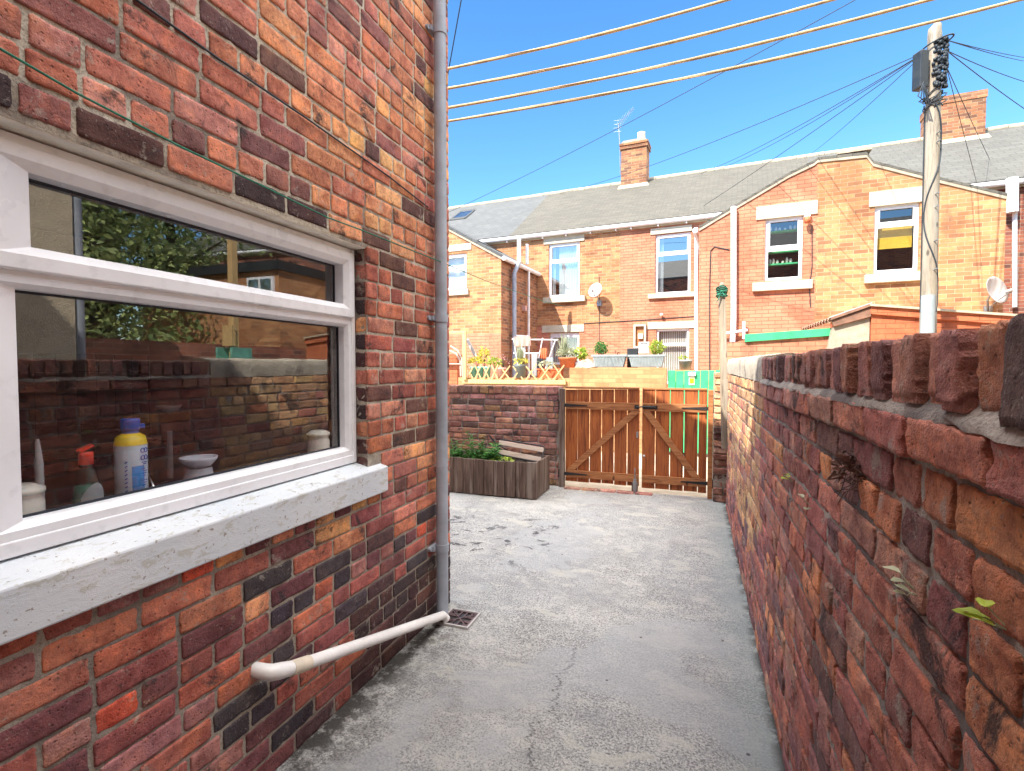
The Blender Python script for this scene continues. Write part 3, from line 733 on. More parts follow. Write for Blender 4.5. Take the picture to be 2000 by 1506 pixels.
# washing-up liquid
y_, _ = inkit(170, 960, BX); y_ += 0
b1 = thing('soap_bottle', (BX, y_, IS), 'clear washing up bottle with red flip cap and green liquid, behind the glass', 'bottle')
lath('body', [(0.001,0.0),(0.030,0.0),(0.035,0.01),(0.035,0.090),(0.032,0.115),(0.022,0.165),(0.015,0.180),(0.013,0.190)], (BX, y_, IS), M['bottle_clear'], b1)
lath('liquid', [(0.0,0.003),(0.0335,0.004),(0.0335,0.088),(0.0305,0.110),(0.0260,0.130),(0.0,0.130)], (BX, y_, IS), M['green_liquid'], b1)
m_ = MB(); m_.lathe([(0.0,0.222),(0.0155,0.222),(0.017,0.217),(0.017,0.188),(0.0,0.188)], (BX, y_, IS)); m_.bar((BX-0.005, y_-0.016, IS+0.225), (BX-0.002, y_+0.016, IS+0.239), 0.022, 0.006)
m_.build('cap', M['red_plastic'], b1)
m_ = MB()
vs = []; n_ = 12
for k in range(n_+1):
    a = -0.9 + 1.9*k/n_
    top = 0.070 + 0.060*math.sin(math.pi*min(1, max(0, (k+2)/(n_+4))))
    for z in (0.008, 0.008+top): vs.append((BX + 0.0362*math.cos(a), y_ + 0.0362*math.sin(a), IS+z))
m_.add(vs, [(2*k, 2*k+2, 2*k+3, 2*k+1) for k in range(n_)], None, True); m_.build('label_sticker', M['planter_plastic'], b1)
# cleaning bottle
y2, _ = inkit(256, 900, BX)
b2 = thing('cleaner_bottle', (BX, y2, IS), 'tall pale blue cleaner bottle with dark blue cap and yellow band', 'bottle')
simple('pale_blue_plastic', (0.72, 0.83, 0.92), 0.35, 12, 0.08, 0)
simple('yellow_plastic', (0.85, 0.62, 0.02), 0.35, 12, 0.05, 0)
simple('mid_blue_label', (0.05, 0.30, 0.72), 0.4, 40, 0.3, 0)
lath('body', [(0.0,0.0),(0.036,0.0),(0.041,0.008),(0.041,0.224),(0.0415,0.228)], (BX, y2, IS), M['pale_blue_plastic'], b2)
lath('yellow_band', [(0.0418,0.226),(0.037,0.250),(0.026,0.257),(0.020,0.262)], (BX, y2, IS), M['yellow_plastic'], b2)
m_ = MB(); m_.lathe([(0.021,0.256),(0.022,0.262),(0.019,0.266),(0.024,0.272),(0.025,0.300),(0.022,0.304),(0.0,0.304)], (BX, y2, IS)); m_.box((BX-0.012, y2+0.016, IS+0.272), (BX+0.012, y2+0.036, IS+0.286)); m_.build('cap', M['blue_plastic'], b2, 0.002)
m_ = MB(); vs = []
for k in range(9):
    a = -0.55 + 0.8*k/8
    for z in (0.008, 0.165): vs.append((BX+0.0422*math.cos(a), y2+0.0422*math.sin(a), IS+z))
m_.add(vs, [(2*k, 2*k+2, 2*k+3, 2*k+1) for k in range(8)], None, True); m_.build('blue_panel', M['mid_blue_label'], b2)
m_ = MB()
def on_bottle(a, z, r=0.0424): return Vector((BX+r*math.cos(a), y2+r*math.sin(a), IS+z))
for a in (0.15, 0.42):
    for z in (0.188, 0.210):
        c = on_bottle(a, z); tn = Vector((-math.sin(a), math.cos(a), 0)); up = Vector((0,0,1))
        m_.tube([c + (tn*math.cos(q)+up*math.sin(q))*0.0065 for q in [2*math.pi*k/12 for k in range(13)]], 0.0012, 5, False)
for k, z in enumerate((0.174, 0.169, 0.155, 0.148, 0.141, 0.134, 0.120, 0.113, 0.106)):
    m_.bar(on_bottle(0.06+0.1*(k % 2), z), on_bottle(0.5-0.08*(k % 3), z), 0.0012, 0.0022)
for k in range(14): m_.bar(on_bottle(-0.95, 0.02+k*0.012), on_bottle(-0.80, 0.024+k*0.012), 0.0015, 0.003)
m_.build('printed_marks', M['blue_plastic'], b2)
# oil burner
y3, _ = inkit(388, 910, BX)
b3 = thing('oil_burner', (BX, y3, IS), 'small grey ceramic oil burner with a dish on top, behind the glass', 'ornament')
Q = 1.62
lath('burner_base', [(0.046*1.2,0.0),(0.044*1.2,0.03*Q),(0.035*1.2,0.062*Q),(0.033*1.2,0.072*Q)], (BX, y3, IS), M['grey_ceramic'], b3)
lath('dish', [(0.0,0.074*Q),(0.034,0.072*Q),(0.056,0.088*Q),(0.058,0.094*Q),(0.054,0.093*Q),(0.034,0.080*Q),(0.0,0.079*Q)], (BX, y3, IS), M['grey_ceramic'], b3)
for k in range(5):
    a = -0.6+0.35*k; c = Vector((BX+0.046*math.cos(a), y3+0.046*math.sin(a), IS+0.054*Q)); tn = Vector((-math.sin(a), math.cos(a), 0))
    m_ = MB(); m_.add([c+tn*0.006+Vector((0.002,0,0.005)), c+Vector((0.002,0,-0.008)), c-tn*0.006+Vector((0.002,0,0.005))], [(0,1,2)]); m_.build('heart_cutout', M['black_iron'], b3)
m_ = MB(); m_.box((BX+0.035, y3-0.022, IS+0.002), (BX+0.0565, y3+0.022, IS+0.060)); m_.build('front_opening', M['black_iron'], b3)
# cream jars at both ends
for px, py, nm, lb in ((38, 980, 0.165, 'tall cream ceramic jar at the near end of the kitchen window'), (628, 870, 0.178, 'cream lidded ceramic jar at the far end of the kitchen window')):
    yy, _ = inkit(px, py, BX)
    if px > 500: yy -= 0.02
    j = thing('ceramic_jar', (BX, yy, IS), lb, 'jar', 'cream jars on the kitchen sill')
    s_ = nm/0.12
    lath('body', [(0,0),(0.046,0),(0.048,0.006),(0.048,0.085*s_),(0.042,0.095*s_),(0.044,0.100*s_)], (BX, yy, IS), M['cream_ceramic'], j)
    lath('rim', [(0.044,0.100*s_),(0.050,0.104*s_),(0.050,0.110*s_),(0.030,0.118*s_),(0,0.118*s_)], (BX, yy, IS), M['cream_ceramic'], j)
# tap
yt, _ = inkit(322, 950, BX-0.06)
tp = thing('kitchen_tap', (BX-0.09, yt, 0.97), 'chrome kitchen tap handle just inside the window', 'tap')
m_ = MB(); m_.tube([(BX-0.09, yt, 0.97), (BX-0.09, yt, 1.055)], 0.011, 12); m_.tube([(BX-0.09, yt-0.035, 1.062), (BX-0.09, yt+0.06, 1.058)], [0.006, 0.004], 10); m_.build('tap_body', M['chrome'], tp)
m_ = MB(); m_.tube([(BX-0.09, yt, 1.03), (BX-0.15, yt, 1.12), (BX-0.24, yt, 1.14), (BX-0.30, yt, 1.10)], 0.009, 10); m_.build('spout', M['chrome'], tp)
# ladle hanging inside, white brush
mb = MB(); yl, zl = inkit(330, 800, -2.3)
mb.tube([(-2.3, yl, zl+0.04-0.36), (-2.3, yl, zl+0.05-0.15)], 0.012, 8)
for k in range(1): mb.lathe([(0.0, -0.04), (0.04, -0.025), (0.055, 0.0), (0.05, 0.0)], (-2.3, yl, zl+0.02), 16)
o = mb.build('soup_ladle', M['grey_ceramic']); props(o, 'steel ladle hanging in the dark kitchen behind the glass', 'ladle')
mb = MB(); yb, zb = inkit(72, 858, -1.75); ya, za = inkit(78, 920, -1.75)
mb.tube([(-1.75, ya, 0.98), (-1.75, ya-0.002, za+0.02), (-1.75, yb+0.002, (za+zb)/2+0.01), (-1.75, yb, zb)], [0.009, 0.011, 0.008, 0.005], 8)
o = mb.build('dish_brush', M['white_plastic']); props(o, 'white plastic dish brush standing upright by the near end of the window', 'brush')

# ------------------------------------------------------------------ pipes on the left house
dp = thing('drainpipe', (HX+0.06, 2.70, 0), 'tall grey drainpipe at the corner of the near brick house', 'drainpipe')
py0 = onX(862, 718, HX+0.06)[0]
PXY = (HX+0.06, py0)
mb = MB(); mb.tube([(PXY[0], PXY[1], 0.03), (PXY[0], PXY[1], HE-0.15)], 0.034, 20); mb.build('pipe', M['grey_pipe'], dp)
for yy in (65, 622, 1070):
    z = onX(862, yy, HX+0.06)[1]
    mb = MB(); mb.tube([(PXY[0], PXY[1], z-0.022), (PXY[0], PXY[1], z+0.022)], 0.0385, 20); mb.box((HX-0.005, PXY[1]-0.05, z-0.013), (HX+0.035, PXY[1]+0.02, z+0.013)); mb.tube([(HX, PXY[1]-0.055, z), (HX+0.02, PXY[1]-0.055, z)], 0.013, 10)
    mb.build('pipe_clip', M['grey_pipe'], dp)
mb = MB(); mb.tube([(PXY[0], PXY[1], 0.90), (PXY[0], PXY[1], 0.905)], 0.036, 20); mb.build('pipe_joint', M['grey_pipe'], dp)
wp = thing('waste_pipe', (HX+0.05, 1.9, 0), 'white plastic waste pipe sloping down the brick wall to the drain', 'waste pipe')
yh, zh = onX(497, 1310, HX); 
xe, ye = HX+0.075, onX(540, 1325, HX+0.075)[0]; ze = onX(540, 1325, HX+0.075)[1]
ex, ey = HX+0.085, onX(848, 1222, HX+0.085)[0]; ez = onX(848, 1222, HX+0.085)[1]
ex, ey, ez = HX+0.085, PXY[1]-0.045, 0.055
E0 = Vector((HX+0.075, yh+0.03, zh)); 
mb = MB(); mb.tube([(HX-0.02, yh, zh+0.005), (HX+0.035, yh+0.002, zh+0.004), (HX+0.062, yh+0.012, zh-0.001), (HX+0.075, yh+0.04, zh-0.008), Vector((HX+0.077, yh+0.10, zh-0.03))], [0.024, 0.025, 0.0275, 0.0275, 0.024], 18); mb.build('elbow', M['white_pipe'], wp)
simple('cream_pipe', (0.66, 0.58, 0.46), 0.5, 9, 0.12, 0.05)
A = Vector((HX+0.077, yh+0.085, zh-0.026)); Bv = Vector((ex, ey, ez)); d_ = (Bv-A).normalized()
mb = MB(); mb.tube([A, A+d_*0.09], 0.0265, 18); mb.build('coupling', M['cream_pipe'], wp)
mb = MB(); mb.tube([A+d_*0.03, Bv, Bv+Vector((0.012, 0.02, -0.03))], 0.0235, 18); mb.build('pipe', M['white_pipe'], wp)
# drain grate
g0 = [onZ(*p, 0.01) for p in ((858, 1232), (893, 1243), (928, 1213), (880, 1206))]
gx0, gx1 = -1.365, -1.175; gy0, gy1 = PXY[1]-0.055, PXY[1]+0.135
gr = thing('drain_grate', ((gx0+gx1)/2, (gy0+gy1)/2, 0), 'square brown slotted drain grate at the foot of the grey drainpipe', 'drain')
mb = MB(); e = 0.010
for a in (((gx0, gy0), (gx1, gy0+e)), ((gx0, gy1-e), (gx1, gy1)), ((gx0, gy0+e), (gx0+e, gy1-e)), ((gx1-e, gy0+e), (gx1, gy1-e))): mb.box((*a[0], -0.01), (*a[1], 0.016))
mb.build('rim', M['dish_grey'], gr, 0.002)
simple('grate_brown', (0.10, 0.06, 0.06), 0.5, 20, 0.2, 0.2)
mb = MB(); cx, cy = (gx0+gx1)/2, (gy0+gy1)/2; hw = (gx1-gx0)/2-0.012
mb.box((gx0+e, gy0+e, -0.004), (gx0+e+0.012, gy1-e, 0.012)); mb.box((gx1-e-0.012, gy0+e, -0.004), (gx1-e, gy1-e, 0.012)); mb.box((gx0+e+.012, gy0+e, -0.004), (gx1-e-.012, gy0+e+0.012, 0.012)); mb.box((gx0+e+.012, gy1-e-0.012, -0.004), (gx1-e-.012, gy1-e, 0.012))
mb.bar((cx-hw+.008, cy-hw+.008, 0.006), (cx+hw-.008, cy+hw-.008, 0.006), 0.009, 0.0065); mb.bar((cx-hw+.008, cy+hw-.008, 0.0065), (cx+hw-.008, cy-hw+.008, 0.0065), 0.009, 0.006)
for k in range(1, 5):
    q = k*hw/5
    for sx_, sy_ in ((1,1),(1,-1),(-1,1),(-1,-1)):
        mb.bar((cx+sx_*q, cy+sy_*q, 0.007), (cx+sx_*q, cy+sy_*hw, 0.007) if k % 2 else (cx+sx_*hw, cy+sy_*q, 0.007), 0.007, 0.008)
        if k > 1: mb.bar((cx+sx_*q*0.9, cy+sy_*q*0.5, 0.007), (cx+sx_*hw, cy+sy_*q*0.5, 0.007), 0.006, 0.007)
mb.build('slotted_plate', M['grate_brown'], gr)
mb = MB(); mb.box((gx0+e, gy0+e, -0.012), (gx1-e, gy1-e, 0.0085-0.006)); mb.build('drain_void', M['black_iron'], gr)

# ------------------------------------------------------------------ right boundary wall
WX = 0.331
PR = [((216,136,110),5),((198,120,104),5),((174,108,102),3.5),((226,146,104),3.5),((234,156,104),1.4),((140,98,96),1.8),((206,148,128),3)]
PRL = [((192,124,114),4),((170,114,114),4),((144,102,106),2.5),((206,126,104),3)]
PSUN = [((242,196,140),4),((236,182,128),4),((226,166,116),3),((214,156,120),2)]  # paler mortar-smeared brick tones, with sunlight put into the colour
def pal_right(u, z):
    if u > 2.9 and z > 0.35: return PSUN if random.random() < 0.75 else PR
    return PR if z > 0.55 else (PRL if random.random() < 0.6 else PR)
WEND = onX(1423, 718, WX)[0]
rw = thing('yard_boundary_wall', (WX+0.11, 2.5, 0), 'old red brick boundary wall with brick-on-edge coping along the right side', 'wall')
def lean(u, z): return 0.006*noise.noise(Vector((u*0.9, z*1.3, 4.2))) + 0.003*noise.noise(Vector((u*3.1, z*3.0, 1.2)))
mpR = lambda u, z, d: (WX - d + lean(u, z), u, z)
WT = 1.397                                    # top of the courses
mb = MB()
nufR = lambda u: (16, 8) if u < 1.9 else (9, 5)
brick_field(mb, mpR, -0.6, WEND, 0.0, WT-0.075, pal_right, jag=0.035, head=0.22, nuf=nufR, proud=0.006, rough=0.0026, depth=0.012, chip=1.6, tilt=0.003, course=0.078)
# top oversailing course under the coping
brick_field(mb, lambda u, z, d: (WX - 0.012 - d + lean(u, z), u, z), -0.6, 2.82, WT-0.075, WT, lambda u, z: PR, jag=0.03, head=0.2, nuf=nufR, proud=0.007, rough=0.003, depth=0.02, chip=1.8, tilt=0.004)
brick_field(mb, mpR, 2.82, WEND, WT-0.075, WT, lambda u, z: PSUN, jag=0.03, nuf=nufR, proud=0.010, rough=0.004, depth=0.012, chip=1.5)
mb.build('brick_face', M['brick_rough'], rw, smooth=None)
mb = MB(); mortar_sheet(mb, mpR, -0.6, WEND, -0.02, WT, [], 0.03, 0.006)
mb.add([(WX+0.23, -0.6, 0), (WX+0.23, WEND, 0), (WX+0.23, WEND, WT), (WX+0.23, -0.6, WT)], [(0,1,2,3)])
mb.add([(WX, WEND-0.005, 0), (WX+0.23, WEND-0.005, 0), (WX+0.23, WEND-0.005, WT), (WX, WEND-0.005, WT)], [(0,1,2,3)])
mb.build('mortar', M['mortar_grey'], rw)
mb = MB()                                      # mortar bed and fillet below the coping
N = 90; us = [-0.6 + (2.83+0.6)*k/N for k in range(N+1)]
prof = [(-0.019, -0.008), (-0.018, 0.002), (-0.006, 0.014), (0.002, 0.022), (0.002, 0.098)]
vs = []
for u in us:
    for i, (dx, dz) in enumerate(prof):
        n_ = noise.noise(Vector((u*14, i*1.7, 2))); vs.append((WX + dx + lean(u, WT) + 0.010*n_, u, WT + dz + 0.008*n_))
P_ = len(prof); mb.add(vs, [(k*P_+i, k*P_+i+1, (k+1)*P_+i+1, (k+1)*P_+i) for k in range(N) for i in range(P_-1)], None, True)
mb.box((WX+0.004, -0.6, WT-0.002), (WX+0.225, 2.82, WT+0.10))
mb.build('mortar_ledge', M['mortar_grey'], rw); mb = MB()
# smooth mortar cap of the far end
vs = []; prof2 = [(-0.010, -0.006), (-0.013, 0.03), (-0.012, 0.075), (-0.008, 0.118), (0.004, 0.132), (0.11, 0.142), (0.22, 0.12), (0.235, 0.0)]
us2 = [2.83 + (WEND-2.83)*k/60 for k in range(61)]
for u in us2:
    for i, (dx, dz) in enumerate(prof2):
        n_ = noise.noise(Vector((u*9, i*1.3, 7))) ; vs.append((WX + dx + lean(u, WT) + 0.012*n_, u, WT + dz + 0.010*n_ + 0.008*(u-2.83)))
P_ = len(prof2); mb.add(vs, [(k*P_+i, k*P_+i+1, (k+1)*P_+i+1, (k+1)*P_+i) for k in range(60) for i in range(P_-1)], None, True)
mb.add([vs[i] for i in range(P_)], [tuple(range(P_))])
mb.build('mortar_cap', M['mortar_light'], rw)
mb = MB(); u = -0.6                            # brick-on-edge coping
PC = [((190,132,118),4),((160,112,108),3),((208,142,118),2.5),((112,86,86),2.5)]
while u < 2.80:
    wdt = random.uniform(0.052, 0.066); top = 0.118 + random.uniform(-0.004, 0.003) + 0.004*math.sin(u*2)
    col = pick(PC); out = random.uniform(-0.006, 0.012)
    a, b = u, u+wdt
    brick(mb, lambda uu, zz, d, out=out: (WX - 0.006 - out - d + lean(uu, WT), uu, zz), a, b, WT+0.012+random.uniform(-0.008, 0.02), WT+top, col, 10, 12, proud=0.004, rough=0.0022, depth=0.20, chip=1.5, tilt=0.003)
    brick(mb, lambda uu, zz, d, out=out, top=top: (zz - out, uu, WT+top-0.006+d), a, b, WX-0.002, WX+0.222, col, 6, 8, proud=0.004, rough=0.003, depth=0.10, chip=1.5)
    u += wdt + random.uniform(0.006, 0.022)
mb.build('coping_bricks', M['brick_rough'], rw)

# ------------------------------------------------------------------ back wall of the yard, pillars
GY = 6.12
bw = thing('back_yard_wall', (-2.6, 6.2, 0), 'low weathered brick wall behind the wooden planter, left of the gates', 'wall')
bx1 = onY(1092, 800, 6.15)[0]; bt = 1.235
PB = [((184,130,110),3),((166,118,100),4),((202,146,120),3),((136,100,88),3),((196,140,128),3),((108,86,80),1.2),((172,134,96),1.5)]
mb = MB()
brick_field(mb, lambda u, z, d: (u, 6.15 - d, z), -4.2, bx1, 0.0, bt-0.105, lambda u, z: PB, jag=0.03, head=0.15, nuf=lambda u: (7, 4), proud=0.007, rough=0.003, depth=0.012, chip=1.6, tilt=0.003, course=0.0735)
u = -4.2
while u < bx1-0.02:
    wd = min(random.uniform(0.10, 0.235), bx1-u); brick(mb, lambda uu, z, d: (uu, 6.14 - d, z), u+.005, u+wd-0.005, bt-0.10, bt-0.004, pick(PB), 7, 5, proud=0.01, rough=0.004, depth=0.25, chip=2.0); u += wd
mb.build('brick_face', M['brick_near'], bw, smooth=None)
mb = MB(); mortar_sheet(mb, lambda u, z, d: (u, 6.15 - d, z), -4.2, bx1, -0.02, bt-0.02, [], 0.05, 0.003); mb.box((-4.2, 6.16, -0.02), (bx1-0.002, 6.37, bt-0.02)); mb.build('mortar', M['mortar_grey'], bw)
# left side wall of the yard (out of view, closes the yard)
mb = MB(); mb.box((-4.42, 2.85, 0), (-4.2, 6.37, 1.5)); o = mb.build('side_yard_wall', M['brick_red_far']); props(o, 'plain brick wall closing the far left side of the yard', 'wall')
# rough pillar right of the gate
pl = thing('gate_pillar', (0.30, 6.05, 0), 'rough broken brick pillar between the right gate and the boundary wall', 'pillar')
pxa = onY(1393, 800, 6.0)[0]; pxb = WX+0.22
ptop = onY(1400, 727, 6.0)[1]
mb = MB(); z = 0.0; k = 0
while z < ptop-0.03:
    h = random.uniform(0.066, 0.082); off = random.uniform(-0.02, 0.03); u = pxa
    cuts = [pxa, pxa + random.choice([0.11, 0.2, 0.16]), pxb]
    for a, b in zip(cuts, cuts[1:]):
        c = pick(PSUN if z > 0.8 else [((150,100,84),3),((110,70,62),3),((180,140,120),2),((92,66,60),2)])  # upper courses take the palette with sunlight in its colour
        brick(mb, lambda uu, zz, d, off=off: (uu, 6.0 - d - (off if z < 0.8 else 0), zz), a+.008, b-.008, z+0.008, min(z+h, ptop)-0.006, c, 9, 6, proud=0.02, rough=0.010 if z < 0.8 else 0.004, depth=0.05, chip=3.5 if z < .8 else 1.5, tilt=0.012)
    z += h
mb.build('brick_face', M['brick_rough'], pl)
mb = MB(); mb.box((pxa+0.01, 6.0, -0.02), (pxb, 6.3, ptop-0.004)); mb.build('mortar', M['mortar_light'], pl)

# ------------------------------------------------------------------ gates
def gx(px, py=850): return onY(px, py, GY)[0]
def gz(px, py): return onY(px, py, GY)[1]
def leaf(name, boards, label, left):
    x0, x1 = gx(boards[0][0]), gx(boards[-1][1])
    g = thing(name, ((x0+x1)/2, GY, 0.0), label, 'gate', 'pair of wooden yard gates')
    for i, (a, b) in enumerate(boards):
        xa, xb = gx(a)-0.0025, gx(b)+0.0025
        mb = MB(); zt = gz((a+b)/2, 761) ; zb = (0.075 if left else 0.055) + random.uniform(-0.004, 0.006)
        mb.box((xa, GY+random.uniform(0, .003), zb), (xb, GY+0.019, zt)); mb.build('board', M['gate_wood'], g, 0.002)
    mb = MB(); zt = gz(1240, 761); mb.box((x0-0.002, GY-0.012, zt+0.001), (x1, GY+0.03, zt+0.024)); mb.build('top_cap', M['gate_rail'], g, 0.003)
    zu0, zu1 = gz(1240, 802), gz(1240, 787); zl0, zl1 = gz(1240, 941), gz(1240, 926)
    for a, b in ((zu0, zu1), (zl0, zl1)):
        mb = MB(); mb.box((x0+0.003, GY-0.024, a), (x1-0.003, GY-0.001, b)); mb.build('cross_rail', M['gate_rail'], g, 0.003)
    mb = MB(); hw = 0.036
    if left: p, q = Vector((x0+0.06, GY-0.0125, zl1)), Vector((x1-0.03, GY-0.0125, zu0))
    else: p, q = Vector((x1-0.10, GY-0.0125, zl1)), Vector((x0+0.04, GY-0.0125, zu0))
    d = (q-p).normalized(); 
    kx = hw/abs(d.z)
    mb.prism([(p.x-kx, p.z+.001), (p.x+kx, p.z+.001), (q.x+kx, q.z-.001), (q.x-kx, q.z-.001)], GY-0.023, GY-0.001, 'y'); mb.build('brace', M['gate_rail'], g, 0.003)
    for zc in ((zu0+zu1)/2, (zl0+zl1)/2):
        xs = x0 if left else x1; s = 1 if left else -1
        mb = MB(); mb.prism([(xs-0.05*s, zc-0.022), (xs+0.27*s, zc-0.006), (xs+0.27*s, zc+0.006), (xs-0.05*s, zc+0.022)], GY-0.030, GY-0.0245, 'y')
        mb.box((xs-0.085*s, GY-0.04, zc-0.05), (xs-0.05*s, GY-0.0245, zc+0.05)); mb.tube([(xs-0.03*s, GY-0.034, zc-0.026), (xs-0.03*s, GY-0.034, zc+0.026)], 0.008, 8)
        mb.build('strap_hinge', M['black_iron'], g)
    return g, x0, x1, (zu0+zu1)/2
gl, lx0, lx1, zu = leaf('wooden_gate', [(1105,1127),(1128.5,1150),(1152.5,1173.5),(1176,1198),(1200.5,1223.5),(1226,1248)], 'left brown board gate with drop bolt and brace rising to the right', True)
gr2, rx0, rx1, zu = leaf('wooden_gate', [(1254.5,1278.5),(1281,1307),(1309.5,1334),(1337,1362),(1365,1380)], 'right brown board gate with a sunlit top corner and latch', False)
mb = MB(); mb.box((lx1-0.05, GY-0.032, zu-0.022), (lx1+0.0, GY-0.0245, zu+0.022)); mb.tube([(lx1-0.03, GY-0.036, zu), (lx1+0.02, GY-0.036, zu)], 0.008, 8); mb.build('latch_keep', M['black_iron'], gl)
mb = MB(); mb.box((rx0+0.0, GY-0.032, zu-0.02), (rx0+0.17, GY-0.0245, zu+0.02)); mb.tube([(rx0-0.02, GY-0.040, zu+0.004), (rx0+0.15, GY-0.040, zu+0.004)], 0.009, 8); mb.tube([(rx0+0.10, GY-0.040, zu), (rx0+0.10, GY-0.058, zu)], 0.006, 8); mb.build('latch_bolt', M['black_iron'], gr2)
mb = MB(); mb.box((lx1-0.075, GY-0.05, 0.02), (lx1-0.005, GY-0.001, gz(1240, 941)-0.002)); mb.build('lower_block', M['planter_wood'], gl, 0.003)
mb = MB(); mb.box((lx1-0.055, GY-0.058, 0.02), (lx1-0.02, GY-0.0505, 0.17)); mb.tube([(lx1-0.036, GY-0.064, 0.005), (lx1-0.036, GY-0.064, 0.30)], 0.007, 8); mb.box((lx1-0.055, GY-0.07, 0.11), (lx1-0.018, GY-0.058, 0.14)); mb.box((lx1-0.055, GY-0.07, 0.05), (lx1-0.018, GY-0.058, 0.08)); mb.build('drop_bolt', M['metal_grey'], gl)
mb = MB(); mb.box((lx1-0.03, GY-0.006, gz(1246, 855)), (lx1-0.008, GY-0.001, gz(1246, 843))); mb.build('lock_plate', M['chrome'], gl)
mb = MB(); mb.lathe([(0,0),(0.012,0),(0.012,0.004),(0,0.004)], (rx0+0.022, GY-0.003, gz(1257, 890)), 14)
for v in mb.v: v.y, v.z = GY-0.003-(v.z-gz(1257,890)), gz(1257,890)+(v.y-(GY-0.003))
mb.build('keyhole_disc', M['white_plastic'], gr2)
for i, (a, b, yy, zt, lb) in enumerate(((gx(1094), gx(1103), GY, gz(1096, 759), 'dark timber gate post against the low brick wall'), (gx(1383), gx(1392), GY, gz(1390, 762), 'brown timber gate post beside the broken brick pillar'))):
    mb = MB(); mb.box((a, yy-0.045, 0.0), (b, yy+0.035, zt)); o = mb.build('gate_post', M['gate_rail'] if i else M['planter_wood'], None, 0.004); props(o, lb, 'gate post', 'gate posts')
# brick threshold under the gate
mb = MB(); u = lx0
while u < lx1+0.05:
    brick(mb, lambda uu, y, d: (uu, y, 0.008 + d), u+.006, u+0.20, 6.0, 6.10, pick([((190,140,124),3),((170,110,96),2)]), 8, 5, proud=0.012, rough=0.004, depth=0.03, chip=2); u += 0.21
o = mb.build('brick_threshold', M['brick_near'], None, smooth=True); props(o, 'row of worn pinkish bricks laid flat under the left gate', 'threshold')

# clothes post with green rope
pp = thing('clothes_post', (0.27, 5.78, 0.85), 'weathered square timber clothes post with green rope, strapped to the wall end', 'post')
cxx, _ = onY(1418, 700, 5.74); cz0 = onY(1414, 876, 5.74)[1]; ct = onY(1410, 552, 5.74)[1]; cx1 = onY(1410, 560, 5.74)[0]
mb = MB(); c0 = Vector((onY(1417, 870, 5.74)[0], 5.74, cz0)); c1 = Vector((onY(1409.5, 590, 5.74)[0], 5.74, onY(1409, 575, 5.74)[1]))
mb.bar(c0, c0+(c1-c0)*0.45, 0.075, 0.06, (0,1,0)); mb.bar(c0+(c1-c0)*0.45, c1, 0.068, 0.055, (0,1,0)); mb.build('post', M['post_wood'], pp, 0.004)
mb = MB(); mb.lathe([(0.02,0),(0.035,0.02),(0.035,0.05),(0.028,0.07),(0.024,0.10),(0.018,0.12),(0.0,0.125)], c1, 12); mb.build('finial', M['post_wood'], pp)
mb = MB()
for k in range(9):
    z = c1.z - 0.02 + k*0.012; r_ = 0.05 + 0.008*math.sin(k*2.1)
    mb.tube([(c1.x + r_*math.cos(a+k), c1.y + r_*math.sin(a+k), z + 0.01*math.sin(a*2+k)) for a in [2*math.pi*i/12 for i in range(13)]], 0.006, 6, False)
for k in range(6): mb.tube([(c1.x, c1.y-0.05, c1.z+0.02), (c1.x+random.uniform(-.07,.07), c1.y-0.07, c1.z+random.uniform(-.1,.05))], 0.005, 5)
mb.build('rope_coil', M['rope_green'], pp)

# ------------------------------------------------------------------ planter, plants and folding chair
def leaves(mb, c, rad, n, size, up=0.4, shape='leaf', droop=0.3, low=-0.5):
    """many small pointed leaves in an uneven clump"""
    c = Vector(c)
    for _ in range(n):
        th = random.uniform(0, 2*math.pi); ph = math.acos(random.uniform(low, 1)); q = random.random()**0.3
        lump = 0.75 + 0.5*noise.noise(Vector((math.cos(th)*2, math.sin(th)*2, ph*2+c.x)))
        d = Vector((math.sin(ph)*math.cos(th), math.sin(ph)*math.sin(th), math.cos(ph)))
        p = c + Vector((d.x*rad[0], d.y*rad[1], d.z*rad[2]))*q*lump
        t_ = (d + Vector((random.gauss(0,.5), random.gauss(0,.5), up + random.gauss(0,.4)))).normalized()
        s_ = t_.cross(Vector((random.gauss(0,1), random.gauss(0,1), random.gauss(0,1)))).normalized()
        L = size*random.uniform(0.6, 1.4); W = L*(0.30 if shape == 'leaf' else 0.12)
        nrm = s_.cross(t_)
        mb.add([p, p + t_*L*0.5 + s_*W, p + t_*L - Vector((0,0,1))*L*droop, p + t_*L*0.5 - s_*W + nrm*0.1*W], [(0,1,2,3)])
def fronds(mb, c, n, length, spread, width=0.012, segs=5, arch=0.5):
    c = Vector(c)
    for _ in range(n):
        a = random.uniform(0, 2*math.pi); sp = random.uniform(0.1, 1)*spread; L = length*random.uniform(0.5, 1.1)
        d = Vector((math.cos(a), math.sin(a), 0)); s_ = Vector((-d.y, d.x, 0)); vs = []
        b = c + Vector((random.uniform(-1,1), random.uniform(-1,1), 0))*0.03
        for k in range(segs+1):
            q = k/segs; p = b + d*sp*q + Vector((0,0,1))*(L*q - arch*L*q*q*sp/max(spread, .01)); w_ = width*math.sin(math.pi*min(0.97, q*0.85+0.15))
            vs += [p - s_*w_/2, p + s_*w_/2]
        mb.add(vs, [(2*k, 2*k+1, 2*k+3, 2*k+2) for k in range(segs)], None, True)
PX0, PX1, PY0, PY1, PH = -3.3, -1.63, 5.37, 5.95, 0.415
pt = thing('wooden_planter', ((PX0+PX1)/2, (PY0+PY1)/2, 0), 'dark weathered board planter box on the concrete against the back wall', 'planter')
x = PX1
